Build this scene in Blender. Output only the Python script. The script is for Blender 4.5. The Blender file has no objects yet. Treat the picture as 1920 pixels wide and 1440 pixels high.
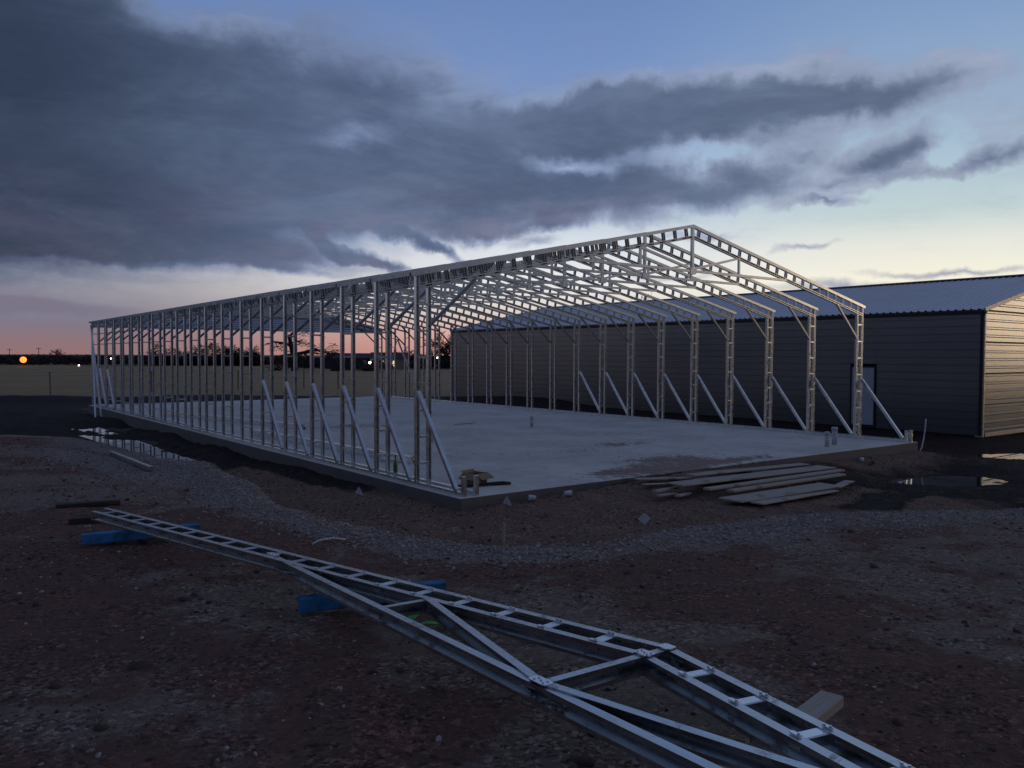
import bpy, math, random
import numpy as np
from mathutils import Vector, Matrix
random.seed(7); rng = np.random.default_rng(7)
SC = bpy.context.scene
COL = SC.collection
D2R = math.pi/180

# ------------------------------------------------------------------ camera
CAM = (-6.1225, -10.2526, 1.8896); YAW = 0.65367; PITCH = -0.0347; ROLL = 0.00357
F = Vector((math.sin(YAW)*math.cos(PITCH), math.cos(YAW)*math.cos(PITCH), math.sin(PITCH)))
R0 = Vector((math.cos(YAW), -math.sin(YAW), 0)); U0 = R0.cross(F)
RR = R0*math.cos(ROLL)+U0*math.sin(ROLL); UU = -R0*math.sin(ROLL)+U0*math.cos(ROLL)
cam = bpy.data.objects.new('camera', bpy.data.cameras.new('camera')); COL.objects.link(cam)
cam.matrix_world = Matrix(((RR.x, UU.x, -F.x, CAM[0]), (RR.y, UU.y, -F.y, CAM[1]), (RR.z, UU.z, -F.z, CAM[2]), (0, 0, 0, 1)))
cam.data.sensor_width = 36; cam.data.lens = 36*1538.3/1920
cam.data.clip_start = 0.05; cam.data.clip_end = 8000
SC.camera = cam
SC.view_settings.view_transform = 'Standard'; SC.view_settings.look = 'None'
SC.view_settings.exposure = 0.0; SC.view_settings.gamma = 1.0; SC.view_settings.use_curve_mapping = False

def lin(r, g, b):
    return tuple(((c/255)/12.92 if c/255 <= .04045 else ((c/255+.055)/1.055)**2.4) for c in (r, g, b))+(1,)

class NT:
    """small node-tree helper"""
    def __init__(s, nt): s.nt = nt; s.n = nt.nodes; s.l = nt.links
    def new(s, t, **k):
        n = s.n.new(t)
        for a, v in k.items(): setattr(n, a, v)
        return n
    def put(s, sock, v):
        if isinstance(v, bpy.types.NodeSocket): s.l.new(v, sock)
        elif v is not None: sock.default_value = v
    def m(s, op, a, b=None, c=None, clamp=False):
        n = s.new('ShaderNodeMath', operation=op, use_clamp=clamp)
        s.put(n.inputs[0], a); s.put(n.inputs[1], b); s.put(n.inputs[2], c); return n.outputs[0]
    def v(s, op, a, b=None, out=0):
        n = s.new('ShaderNodeVectorMath', operation=op); s.put(n.inputs[0], a); s.put(n.inputs[1], b)
        return n.outputs['Value'] if out else n.outputs[0]
    def ss(s, x, a, b, lo=0., hi=1.):
        n = s.new('ShaderNodeMapRange', interpolation_type='SMOOTHSTEP')
        s.put(n.inputs[0], x); n.inputs[1].default_value = a; n.inputs[2].default_value = b
        n.inputs[3].default_value = lo; n.inputs[4].default_value = hi; return n.outputs[0]
    def mix(s, f, a, b, bt='MIX'):
        n = s.new('ShaderNodeMix', data_type='RGBA', blend_type=bt)
        s.put(n.inputs[0], f); s.put(n.inputs[6], a); s.put(n.inputs[7], b); return n.outputs[2]
    def noise(s, vec, sc, det=4, ro=.5, dist=0, out=0):
        n = s.new('ShaderNodeTexNoise'); s.put(n.inputs['Vector'], vec)
        n.inputs['Scale'].default_value = sc; n.inputs['Detail'].default_value = det
        n.inputs['Roughness'].default_value = ro; n.inputs['Distortion'].default_value = dist; return n.outputs[out]
    def ramp(s, f, stops, interp='EASE'):
        n = s.new('ShaderNodeValToRGB'); s.put(n.inputs[0], f); cr = n.color_ramp; cr.interpolation = interp
        cr.elements[0].position = stops[0][0]; cr.elements[0].color = stops[0][1]
        cr.elements[1].position = stops[-1][0]; cr.elements[1].color = stops[-1][1]
        for p, c in stops[1:-1]:
            e = cr.elements.new(p); e.color = c
        return n.outputs[0]

# ------------------------------------------------------------------ dusk sky (world)
W_ = bpy.data.worlds.new('World'); SC.world = W_; W_.use_nodes = True
t = NT(W_.node_tree); t.n.clear()
tc = t.new('ShaderNodeTexCoord').outputs['Generated']
dirn = t.v('NORMALIZE', tc)
Fh = Vector((math.sin(YAW), math.cos(YAW), 0))
df = t.v('DOT_PRODUCT', dirn, tuple(Fh), out=1); dr = t.v('DOT_PRODUCT', dirn, tuple(R0), out=1)
az = t.m('MULTIPLY', t.m('ARCTAN2', dr, df), 180/math.pi)
sz = t.new('ShaderNodeSeparateXYZ'); t.l.new(dirn, sz.inputs[0])
el = t.m('MULTIPLY', t.m('ARCSINE', sz.outputs[2]), 180/math.pi)
ef = t.m('DIVIDE', el, 90.0, clamp=True)
def vr(stops): return t.ramp(ef, [(e/90, lin(*c) if len(c) == 3 else tuple(c[:3])+(1,)) for e, c in stops], 'LINEAR')
zen = [(45, (80, 94, 130)), (90, (78, 88, 116))]
L = vr([(0, (146, 114, 114)), (1.0, (140, 116, 122)), (2.0, (128, 120, 134)), (3.4, (150, 146, 156)), (4.6, (176, 172, 176)), (6, (186, 184, 190)), (9, (160, 170, 192)), (14, (134, 154, 190)), (20, (108, 136, 188)), (27, (94, 122, 176))]+zen)
M = vr([(0, (212, 152, 142)), (.9, (222, 164, 152)), (2.0, (224, 190, 178)), (3.2, (226, 214, 206)), (5, (236, 236, 236)), (7.5, (220, 226, 232)), (9.5, (194, 208, 224)), (13, (160, 182, 214)), (18, (120, 148, 198)), (24, (106, 134, 184))]+zen)
Rr = vr([(0, (238, 224, 176)), (3, (250, 244, 214)), (5, (247, 242, 222)), (7, (232, 232, 222)), (9, (196, 213, 214)), (12, (172, 196, 212)), (17, (144, 170, 202)), (23, (118, 148, 192))]+zen)
S = vr([(0, (3.9, 2.7, 1.6, 1)), (4, (3.6, 2.75, 1.9, 1)), (7, (1.2, 1.05, .85, 1)), (10, (.40, .40, .36, 1)), (18, (.22, .27, .34, 1))]+zen)
Q = vr([(0, (.28, .25, .22, 1)), (6, (.26, .25, .25, 1)), (14, (.19, .21, .27, 1)), (22, (.14, .18, .28, 1))]+zen)
K = vr([(0, (34, 34, 44)), (6, (42, 46, 62)), (15, (56, 64, 88)), (28, (70, 82, 114))]+zen)
base = t.mix(t.ss(az, -28, 2), L, M)
base = t.mix(t.ss(az, 4, 26), base, Rr)
base = t.mix(t.ss(az, 34, 56), base, Q)
base = t.mix(t.m('MULTIPLY', t.ss(az, 60, 68), t.ss(az, 84, 76)), base, S)
base = t.mix(t.ss(az, 84, 122), base, K)
base = t.mix(t.ss(az, -130, -45, 1, 0), base, K)
# cloud field: soft banks given by azimuth / elevation centre, size and weight, broken up with noise
nv = t.noise(dirn, 5.5, 5, .55, .3, out=1)
nv2 = t.noise(dirn, 24, 4, .6, .2, out=1)
wv = t.v('ADD', t.v('MULTIPLY', t.v('SUBTRACT', nv, (.5, .5, .5)), (9, 4.2, 0)), t.v('MULTIPLY', t.v('SUBTRACT', nv2, (.5, .5, .5)), (3.2, 2.2, 0)))
cmb = t.new('ShaderNodeCombineXYZ'); t.put(cmb.inputs[0], az); t.put(cmb.inputs[1], el)
wsc = t.new('ShaderNodeVectorMath', operation='SCALE'); t.put(wsc.inputs[0], wv); t.put(wsc.inputs['Scale'], t.ss(el, 3, 10, .35, 1)); P = t.v('ADD', cmb.outputs[0], wsc.outputs[0])
CL = [  # az, el, rx, ry, rot(deg), weight
 (-31, 14, 14, 11, 0, 1.3), (-24, 15.5, 11, 7.0, -16, .8), (-14, 14.0, 13, 4.0, -8, .7), (-48, 14, 22, 14, 0, 1.3), (-20, 9.5, 16, 4.4, 0, .8),
 (-12, 10.2, 15, 3.2, 3, .85), (-2, 10.6, 12, 2.5, 1, 1.0), (6, 11.2, 11, 2.2, -1, 1.0), (14.5, 11.2, 7, 1.3, -4, .9), (-8, 12.6, 8, 2.0, 0, .5),
 (1, 14.8, 8, 2.2, 8, .55), (10, 16.0, 9, 2.3, 2, .85), (18, 16.4, 11, 2.4, 0, 1.1), (25, 16.6, 7, 1.2, 2, .7), (6, 15.6, 6, 2.0, 6, .5),
 (8, 13.8, 9, 1.3, 0, .45), (-10, 17.3, 10, 4.4, -10, .85), (-2, 15.8, 10, 3.4, 0, .7), (-16, 19, 7, 3, -12, .4), (9, 14.6, 9, 1.7, 0, .35), (16, 17.0, 11, 2.6, 0, .45), (4, 17.0, 6, 1.6, 6, .45), (15, 12.4, 5, 1.0, 0, .4),
 (18.8, 13.0, 3.4, 1.5, 0, .75), (24.4, 12.4, 4.0, 1.5, 16, 1.35), (28.3, 12.8, 1.6, 1.6, 0, -.5), (21, 11.0, 2.9, .6, 0, .5), (27.0, 11.2, 2.6, .45, 0, .6), (30.4, 11.6, 2.4, .8, 12, .85),
 (20.4, 10.0, 2.8, .42, -1, 1.0),
 (-26, 7.3, 12, 1.6, -3, .95), (-17, 7.2, 9, 1.1, -8, .8), (-31, 6.5, 10, .75, -2, .75), (-32, 2.7, 7.5, .55, -1, .95),
 (-11, 7.3, 4.0, .55, -22, .95), (-7.0, 7.9, 3.4, .55, -20, .8), (-2.0, 8.6, 2.0, .7, 0, .8), (2.2, 8.8, 2.4, .55, 0, .65), (-4.6, 7.1, 1.8, .45, -20, .7), (-16, 6.0, 5, .4, -6, .6), (-9, 6.3, 2.4, .35, -14, .6),
 (11, 5.4, 3.5, .28, 2, .45), (22.5, 4.4, 6.0, .42, 0, .8), (14, 3.6, 6, .32, 2, .5), (28, 5.3, 6, .25, 1, .7), (18.7, 6.9, 1.9, .3, 0, .7), (12, 8.4, 3, .35, 0, .45), (1, 7.6, 2, .4, 0, .5), (8, 2.2, 6, .30, 0, .4),
 (-5.5, 15.6, 4.0, 1.2, -8, -.3), (-9.8, 14.6, 2.4, 1.1, 0, -.55), (4.5, 12.9, 3.0, .65, -10, -.65), (-23, 22.5, 9, 1.8, -18, -.6), (13, 13.3, 4.0, .5, 0, -.45),
 (-30, 23, 8, 3, 0, .4), (36, 14, 9, 3, 6, .5), (70, 16, 22, 1.6, 3, .6), (60, 22, 20, 4, 8, .7), (-85, 20, 30, 9, 6, 1.0), (-120, 12, 30, 5, 0, .7), (170, 22, 30, 8, 0, .8), (120, 16, 26, 6, 0, .7)]
den = None
for a, e, rx, ry, ro, w in CL:
    mp = t.new('ShaderNodeMapping', vector_type='TEXTURE'); t.l.new(P, mp.inputs[0])
    mp.inputs['Location'].default_value = (a, e, 0); mp.inputs['Rotation'].default_value = (0, 0, ro*D2R)
    mp.inputs['Scale'].default_value = (rx*1.25, ry*1.25, 1000)
    g = t.new('ShaderNodeTexGradient', gradient_type='QUADRATIC_SPHERE'); t.l.new(mp.outputs[0], g.inputs[0])
    g2 = t.m('SQRT', g.outputs['Fac'])
    den = t.m('MULTIPLY', g2, w*1.25) if den is None else t.m('MULTIPLY_ADD', g2, w*1.25, den)
streak = t.v('MULTIPLY', dirn, (1, 1, 3.2))
n1 = t.noise(streak, 9, 9, .62, .4); n2 = t.noise(streak, 34, 6, .62, .2)
na = t.ss(el, 3.5, 8, .6, 1.0); den2 = t.m('ADD', den, t.m('MULTIPLY', t.m('SUBTRACT', n1, .5), na))
den2 = t.m('ADD', den2, t.m('MULTIPLY', t.m('SUBTRACT', n2, .5), .32))
cov = t.ss(den2, 0.0, 1.12, 0, .96)
thick = t.ss(den2, .45, 1.6)
cl_l = t.mix(thick, lin(92, 108, 138), lin(50, 62, 83))
cl_m = t.mix(thick, lin(126, 142, 176), lin(86, 101, 130))
cl_r = t.mix(thick, lin(152, 164, 188), lin(100, 114, 140))
cc = t.mix(t.ss(az, -32, -12), cl_l, cl_m); cc = t.mix(t.ss(az, 4, 24), cc, cl_r)
under = t.m('MULTIPLY', t.ss(el, 13, 7.5), t.ss(n1, .36, .66))
cc = t.mix(t.m('MULTIPLY', under, .36), cc, t.mix(t.ss(az, -30, 20), lin(92, 88, 116), lin(158, 140, 154)))
warmu = t.m('MULTIPLY', t.m('MULTIPLY', t.ss(den2, .9, .3), t.ss(az, 5, 25)), .45)
cc = t.mix(warmu, cc, lin(172, 156, 160))
cc = t.mix(t.ss(n2, .3, .75), t.mix(1, cc, (.93, .94, .95, 1), 'MULTIPLY'), t.mix(1, cc, (1.06, 1.05, 1.04, 1), 'MULTIPLY'))
n9 = t.noise(t.v('ADD', streak, (3.1, 0, 0)), 3.6, 7, .6, .6); cc = t.mix(t.ss(n9, .38, .68), t.mix(1, cc, (.84, .85, .88, 1), 'MULTIPLY'), t.mix(1, cc, (1.34, 1.32, 1.26, 1), 'MULTIPLY'))
lowt = t.mix(t.ss(az, -12, 12), lin(122, 116, 134), lin(168, 160, 168))
cc = t.mix(t.ss(el, 4.8, 3.4), cc, lowt)
veil = t.m('MULTIPLY', t.ss(t.m('MULTIPLY_ADD', t.m('SUBTRACT', n1, .5), .9, t.m('MULTIPLY', den, .9)), -.08, .7), .62)
veil = t.m('MULTIPLY', veil, t.ss(el, 6, 9.5, .35, 1))
base = t.mix(veil, base, t.mix(t.ss(az, -30, 20), lin(104, 120, 152), lin(140, 156, 188)))
sky = t.mix(cov, base, cc)
gnd = t.ss(el, -1.5, 0)
sky = t.mix(gnd, lin(50, 46, 48), sky)
bg = t.new('ShaderNodeBackground'); t.put(bg.inputs[0], sky); bg.inputs[1].default_value = 1.0
t.l.new(bg.outputs[0], t.new('ShaderNodeOutputWorld').inputs[0])
# last warm glow of the sun just gone down, far to the right of the frame
sun = bpy.data.objects.new('sun', bpy.data.lights.new('sun', 'SUN')); COL.objects.link(sun)
sun.data.energy = 0.02; sun.data.angle = 12*D2R; sun.data.color = (1, .66, .38)
sa = YAW+82*D2R; sd = Vector((math.sin(sa)*math.cos(4*D2R), math.cos(sa)*math.cos(4*D2R), math.sin(4*D2R)))
sun.rotation_euler = sd.to_track_quat('Z', 'Y').to_euler()

# ------------------------------------------------------------------ object helpers
def tag(o, label=None, cat=None, group=None, kind=None):
    for k, v in (('label', label), ('category', cat), ('group', group), ('kind', kind)):
        if v: o[k] = v
    return o
def link(name, me, mat=None, parent=None, loc=None):
    o = bpy.data.objects.new(name, me); COL.objects.link(o)
    if me is not None and mat is not None and len(me.materials) == 0: me.materials.append(mat)
    if parent is not None: o.parent = parent
    if loc is not None: o.location = loc
    return o
def empty(name, loc=(0, 0, 0), rz=0):
    o = bpy.data.objects.new(name, None); COL.objects.link(o); o.location = loc; o.rotation_euler = (0, 0, rz); o.empty_display_size = .2
    return o
class MB:
    def __init__(s): s.v = []; s.f = []
    def beam(s, a, b, w, h, up=(0, 0, 1), ch=0.0):
        """box tube a->b, w across, h along up"""
        a = Vector(a); b = Vector(b); d = (b-a).normalized(); up = Vector(up)
        x = d.cross(up)
        if x.length < 1e-4: x = d.cross(Vector((1, 0, 0)))
        x.normalize(); y = x.cross(d).normalized()
        if ch: prof = [(-w/2+ch, -h/2), (w/2-ch, -h/2), (w/2, -h/2+ch), (w/2, h/2-ch), (w/2-ch, h/2), (-w/2+ch, h/2), (-w/2, h/2-ch), (-w/2, -h/2+ch)]
        else: prof = [(-w/2, -h/2), (w/2, -h/2), (w/2, h/2), (-w/2, h/2)]
        n = len(prof); k = len(s.v)
        for p in (a, b):
            for q in prof: s.v.append(tuple(p+x*q[0]+y*q[1]))
        for i in range(n): s.f.append((k+i, k+(i+1) % n, k+n+(i+1) % n, k+n+i))
        s.f.append(tuple(k+i for i in reversed(range(n)))); s.f.append(tuple(k+n+i for i in range(n)))
        return s
    def chan(s, a, b, w, h, up=(0, 0, 1), face=(0, -1, 0), lip=.013, th=.0035):
        """lipped C channel a->b whose open side looks along face"""
        a = Vector(a); b = Vector(b); d = (b-a).normalized(); x = d.cross(Vector(up)).normalized(); y = x.cross(d).normalized(); f = Vector(face)
        e = [x, -x, y, -y]; o = max(e, key=lambda q: q.dot(f)); horiz = abs(o.dot(x)) > .5
        if horiz: W2, H2 = h/2, w/2; p = y
        else: W2, H2 = w/2, h/2; p = x
        t_ = th; L2 = W2-lip
        prof = [(-L2, H2), (-W2, H2), (-W2, -H2), (W2, -H2), (W2, H2), (L2, H2), (L2, H2-t_), (W2-t_, H2-t_), (W2-t_, -H2+t_), (-W2+t_, -H2+t_), (-W2+t_, H2-t_), (-L2, H2-t_)]
        k = len(s.v); n = 12
        for q0 in (a, b):
            for q in prof: s.v.append(tuple(q0+p*q[0]+o*q[1]))
        for i in range(n): s.f.append((k+i, k+(i+1) % n, k+n+(i+1) % n, k+n+i))
        return s
    def box(s, x0, x1, y0, y1, z0, z1):
        return s.beam(((x0+x1)/2, y0, (z0+z1)/2), ((x0+x1)/2, y1, (z0+z1)/2), x1-x0, z1-z0)
    def tube(s, pts, rad, n=6, cap=True):
        k0 = len(s.v); pts = [Vector(p) for p in pts]; px = None
        for i, p in enumerate(pts):
            d = (pts[min(i+1, len(pts)-1)]-pts[max(i-1, 0)])
            d = d.normalized() if d.length > 1e-9 else Vector((0, 0, 1))
            x = (px-d*px.dot(d)) if px is not None else d.cross(Vector((.31, .17, .93)))
            if x.length < 1e-5: x = d.cross(Vector((1, 0, 0)))
            x.normalize(); px = x; y = d.cross(x); r = rad[i] if hasattr(rad, '__len__') else rad
            for j in range(n):
                a = 2*math.pi*j/n; s.v.append(tuple(p+x*math.cos(a)*r+y*math.sin(a)*r))
        for i in range(len(pts)-1):
            for j in range(n):
                s.f.append((k0+i*n+j, k0+i*n+(j+1) % n, k0+(i+1)*n+(j+1) % n, k0+(i+1)*n+j))
        if cap:
            s.f.append(tuple(k0+j for j in reversed(range(n)))); s.f.append(tuple(k0+(len(pts)-1)*n+j for j in range(n)))
        return s
    def poly(s, pts, thick_vec):
        k = len(s.v); n = len(pts); tv = Vector(thick_vec)
        for p in pts: s.v.append(tuple(p))
        for p in pts: s.v.append(tuple(Vector(p)+tv))
        s.f.append(tuple(k+i for i in range(n))); s.f.append(tuple(k+n+i for i in reversed(range(n))))
        for i in range(n): s.f.append((k+i, k+n+i, k+n+(i+1) % n, k+(i+1) % n))
        return s
    def mesh(s, name):
        me = bpy.data.meshes.new(name); me.from_pydata(s.v, [], s.f); me.update(); return me
    def build(s, name, mat, parent=None, loc=None, smooth=False):
        me = s.mesh(name)
        if smooth: me.polygons.foreach_set('use_smooth', [True]*len(me.polygons))
        return link(name, me, mat, parent, loc)

# ------------------------------------------------------------------ materials
def mat(name, fn):
    m = bpy.data.materials.new(name); m.use_nodes = True; q = NT(m.node_tree); q.n.clear()
    b = q.new('ShaderNodeBsdfPrincipled'); o = q.new('ShaderNodeOutputMaterial'); q.l.new(b.outputs[0], o.inputs[0])
    q.b = b.inputs; q.obj = q.new('ShaderNodeTexCoord').outputs['Object']; q.pos = q.new('ShaderNodeNewGeometry').outputs['Position']
    fn(q); return m
def bump(q, h, st, dist):
    n = q.new('ShaderNodeBump'); q.put(n.inputs['Height'], h); n.inputs['Strength'].default_value = st; n.inputs['Distance'].default_value = dist
    q.l.new(n.outputs[0], q.b['Normal'])
def f_galv(q, k=1.0):
    n = q.noise(q.pos, 9, 5, .6); n2 = q.noise(q.pos, 70, 3, .6); n3 = q.noise(q.pos, 1.7, 4, .6)
    c = q.mix(n, (.58*k, .60*k, .62*k, 1), (.84*k, .86*k, .87*k, 1)); c = q.mix(q.ss(n3, .55, .75, 0, .35), c, (.34*k, .33*k, .33*k, 1))
    q.put(q.b['Base Color'], c); q.b['Metallic'].default_value = 1.0
    q.put(q.b['Roughness'], q.m('MULTIPLY_ADD', n, .30, .12)); bump(q, n, .10, .004)
M_galv = mat('galvanised_steel', f_galv)
M_galvd = mat('dull_galvanised_steel', lambda q: f_galv(q, .72))
M_galvk = mat('shaded_galvanised_steel', lambda q: f_galv(q, .38))  # knee braces only: shade of their downward faces put into a darker base colour
def f_galvmud(q):
    f_galv(q, .74); lk = [l for l in q.nt.links if l.to_socket == q.b['Base Color']][0].from_socket
    a = q.noise(q.pos, 6, 7, .72, .8); b_ = q.noise(q.v('MULTIPLY', q.pos, (9, 1.2, 9)), 3, 4, .6); f = q.ss(a, .53, .66, 0, .8)
    c = q.mix(q.ss(b_, .5, .8, 0, .4), lk, (.22, .23, .25, 1)); c = q.mix(f, c, (.16, .11, .09, 1)); q.put(q.b['Base Color'], c); q.put(q.b['Metallic'], q.m('SUBTRACT', 1, f))
M_galvf = mat('muddy_galvanised_steel', f_galvmud)
M_galvb = mat('bright_zinc_and_sky_sheen', lambda q: f_galv(q, 1.05))
def f_conc(q):
    n = q.noise(q.pos, .55, 6, .6, .3); n2 = q.noise(q.pos, 4.5, 6, .65); n3 = q.noise(q.pos, 60, 3, .6); n4 = q.noise(q.pos, 1.6, 7, .68, .5); n7 = q.noise(q.v('MULTIPLY', q.pos, (1, .35, 1)), 3.0, 8, .75, 1.2)
    c = q.mix(q.ss(n, .32, .68), (.50, .465, .40, 1), (.74, .69, .59, 1))
    c = q.mix(q.ss(n2, .35, .7, 0, .55), c, (.80, .76, .67, 1))
    c = q.mix(q.ss(n3, .3, .8, 0, .2), c, (.32, .31, .30, 1))
    c = q.mix(q.ss(n7, .52, .72, 0, .45), c, (.30, .27, .235, 1)); c = q.mix(q.ss(n7, .40, .30, 0, .5), c, (.86, .83, .76, 1))
    # trodden red mud, heaviest where people step on and off at the open end
    wv_ = q.v('ADD', q.pos, q.v('MULTIPLY', q.v('SUBTRACT', q.noise(q.pos, .9, 4, .6, .0, 1), (.5, .5, .5)), (1.6, 1.6, 0)))
    tot = None
    for x, y, rx, ry, w in [(4.6, -1.1, 2.4, .7, 1.25), (5.4, -.2, 1.5, .5, .9), (3.4, -.6, .9, .4, .8), (5.2, .3, 1.3, 1.0, .4), (6.4, -.9, 1.8, .35, .8), (6.4, 2.4, .8, .5, 1.1), (6.5, 8.4, .9, .45, 1.0), (4.8, 1.9, 1.6, .9, .5), (2.6, 3.6, .8, 2.2, .35), (3.6, 9.6, 1.6, 1.0, .9), (4.6, 13.5, 1.8, .9, .6), (8.2, 3.8, .9, .5, .5), (2.0, 6, .8, 1.5, .3), (6, 17, 2, .8, .6)]:
        mp = q.new('ShaderNodeMapping', vector_type='TEXTURE'); q.l.new(wv_, mp.inputs[0]); mp.inputs['Location'].default_value = (x, y, 0); mp.inputs['Scale'].default_value = (rx*1.3, ry*1.3, 50)
        g = q.new('ShaderNodeTexGradient', gradient_type='SPHERICAL'); q.l.new(mp.outputs[0], g.inputs[0])
        tot = q.m('MULTIPLY', g.outputs['Fac'], w) if tot is None else q.m('MULTIPLY_ADD', g.outputs['Fac'], w, tot)
    st = q.v('MULTIPLY', q.pos, (1, 1, 1)); br = q.noise(st, 6.5, 8, .75, .8)
    fmud = q.ss(q.m('ADD', tot, q.m('MULTIPLY', q.m('SUBTRACT', br, .5), 4.2)), .52, .84)
    fmud = q.m('MULTIPLY', fmud, q.ss(tot, .02, .2))
    fsc = q.ss(q.m('ADD', n4, q.m('MULTIPLY', br, .5)), .93, 1.02, 0, .55)
    c = q.mix(fsc, c, (.27, .225, .195, 1)); c = q.mix(q.m('MULTIPLY', fmud, .9), c, (.20, .105, .068, 1))
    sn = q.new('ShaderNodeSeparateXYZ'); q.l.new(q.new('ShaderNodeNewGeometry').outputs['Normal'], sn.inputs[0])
    c = q.mix(q.ss(sn.outputs[2], .8, .3, 0, .85), c, q.mix(n2, (.025, .023, .023, 1), (.085, .082, .08, 1)))   # upright slab edges: shade painted into the colour along with damp mud staining
    q.put(q.b['Base Color'], c); q.put(q.b['Roughness'], q.m('MULTIPLY_ADD', n2, .3, .52))
    bump(q, q.m('ADD', q.m('MULTIPLY', n3, .4), q.m('MULTIPLY_ADD', fmud, 1.5, n2)), .3, .012)
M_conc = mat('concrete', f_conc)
def f_ground(q):
    at = q.new('ShaderNodeVertexColor', layer_name='zone'); sep = q.new('ShaderNodeSeparateColor'); q.l.new(at.outputs[0], sep.inputs[0])
    gr, pad, mud = sep.outputs[0], sep.outputs[1], sep.outputs[2]; fld = at.outputs[1]
    n0 = q.noise(q.pos, .35, 4, .55, .6); n1 = q.noise(q.pos, 1.3, 8, .66, .4); n2 = q.noise(q.pos, 9, 7, .68, .3); n3 = q.noise(q.pos, 55, 4, .7); n5 = q.noise(q.pos, 3.4, 7, .7, .8)
    vo = q.new('ShaderNodeTexVoronoi'); q.put(vo.inputs['Vector'], q.pos); vo.inputs['Scale'].default_value = 34; vo.inputs['Randomness'].default_value = 1
    vo2 = q.new('ShaderNodeTexVoronoi'); q.put(vo2.inputs['Vector'], q.pos); vo2.inputs['Scale'].default_value = 13
    stone = q.mix(q.m('MULTIPLY', vo.outputs['Distance'], 1.0), (.31, .285, .265, 1), (.11, .097, .09, 1)); scol = q.new('ShaderNodeSeparateColor'); q.l.new(vo.outputs['Color'], scol.inputs[0])
    stone = q.mix(q.ss(scol.outputs[0], .55, 1, 0, .6), stone, (.42, .39, .365, 1))
    red = q.mix(n2, (.085, .052, .045, 1), (.19, .118, .098, 1)); red = q.mix(q.ss(n5, .5, .72, 0, .6), red, (.22, .095, .082, 1))
    grey = q.mix(n2, (.14, .115, .102, 1), (.245, .21, .19, 1))
    fr = q.ss(q.m('ADD', n1, q.m('MULTIPLY', q.m('SUBTRACT', n0, .5), 1.1)), .44, .57)
    c = q.mix(fr, red, grey)                                                     # worked pad
    fs = q.m('MULTIPLY', q.ss(q.m('ADD', gr, q.m('MULTIPLY', q.m('SUBTRACT', n2, .5), 1.1)), .28, .75), .92)
    c = q.mix(fs, c, stone)
    dirt = q.mix(n2, (.13, .092, .075, 1), (.23, .165, .132, 1)); dirt = q.mix(q.ss(n1, .52, .68, 0, .6), dirt, (.27, .21, .165, 1))
    c = q.mix(pad, dirt, c)
    wet = q.mix(n2, (.012, .009, .008, 1), (.078, .052, .042, 1))
    c = q.mix(q.ss(q.m('ADD', mud, q.m('MULTIPLY', q.m('SUBTRACT', n1, .5), .9)), .35, .62), c, wet)
    grass = q.mix(q.noise(q.v('MULTIPLY', q.pos, (1, 1, 1)), .12, 7, .7), (.32, .215, .105, 1), (.54, .375, .185, 1)); grass = q.mix(q.ss(n1, .4, .7, 0, .4), grass, (.28, .21, .115, 1))
    c = q.mix(fld, c, grass)
    v3 = q.new('ShaderNodeTexVoronoi'); q.put(v3.inputs['Vector'], q.v('ADD', q.pos, q.v('MULTIPLY', q.noise(q.pos, 20, 3, .6, 0, 1), (.06, .06, .06)))); v3.inputs['Scale'].default_value = 46
    s3 = q.new('ShaderNodeSeparateColor'); q.l.new(v3.outputs['Color'], s3.inputs[0]); n8 = q.noise(q.pos, 2.4, 5, .7, .6)
    grain = q.m('MULTIPLY', q.ss(n8, .34, .6), q.m('SUBTRACT', 1, fld))
    c = q.mix(q.m('MULTIPLY', grain, q.ss(s3.outputs[0], .55, .95)), c, q.mix(1, c, (2.1, 2.1, 2.15, 1), 'MULTIPLY'))
    c = q.mix(q.m('MULTIPLY', grain, q.ss(s3.outputs[1], .5, .9)), c, q.mix(1, c, (.42, .41, .40, 1), 'MULTIPLY'))
    spk = q.m('MULTIPLY', q.ss(vo2.outputs['Distance'], .10, .04), q.ss(n5, .42, .6)); c = q.mix(q.m('MULTIPLY', spk, q.m('SUBTRACT', 1, fld)), c, (.34, .31, .29, 1))
    n6 = q.noise(q.pos, 24, 5, .75); c = q.mix(q.m('MULTIPLY', q.ss(n6, .56, .72), q.m('SUBTRACT', .75, fld), clamp=True), c, q.mix(1, c, (1.9, 1.9, 1.95, 1), 'MULTIPLY')); c = q.mix(q.m('MULTIPLY', q.ss(n6, .44, .32), .75), c, q.mix(1, c, (.35, .34, .34, 1), 'MULTIPLY'))
    c = q.mix(q.m('SUBTRACT', 1, q.m('MAXIMUM', fld, q.ss(mud, .3, .6)), clamp=True), c, q.mix(1, c, (1.75, 1.56, 1.36, 1), 'MULTIPLY'))
    hol = q.ss(n5, .36, .30); c = q.mix(q.m('MULTIPLY', hol, .7), c, q.mix(1, c, (.35, .33, .33, 1), 'MULTIPLY'))
    q.put(q.b['Base Color'], c)
    q.put(q.b['Roughness'], q.m('SUBTRACT', .95, q.m('MULTIPLY', q.ss(mud, .4, .9), .3)))
    q.put(q.b['Specular IOR Level'], q.m('SUBTRACT', .28, q.m('MULTIPLY', mud, .2)))
    h = q.m('ADD', q.m('MULTIPLY', n2, .8), q.m('MULTIPLY', n3, .3)); h = q.m('ADD', h, q.m('MULTIPLY', n5, 1.2))
    h = q.m('SUBTRACT', h, q.m('MULTIPLY', q.m('MULTIPLY', fs, vo.outputs['Distance']), .9)); h = q.m('ADD', h, q.m('MULTIPLY', n6, 1.0)); h = q.m('SUBTRACT', h, q.m('MULTIPLY', q.m('MULTIPLY', grain, v3.outputs['Distance']), .5)); bump(q, h, 1.0, .07)
M_ground = mat('ground', f_ground)
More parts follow.
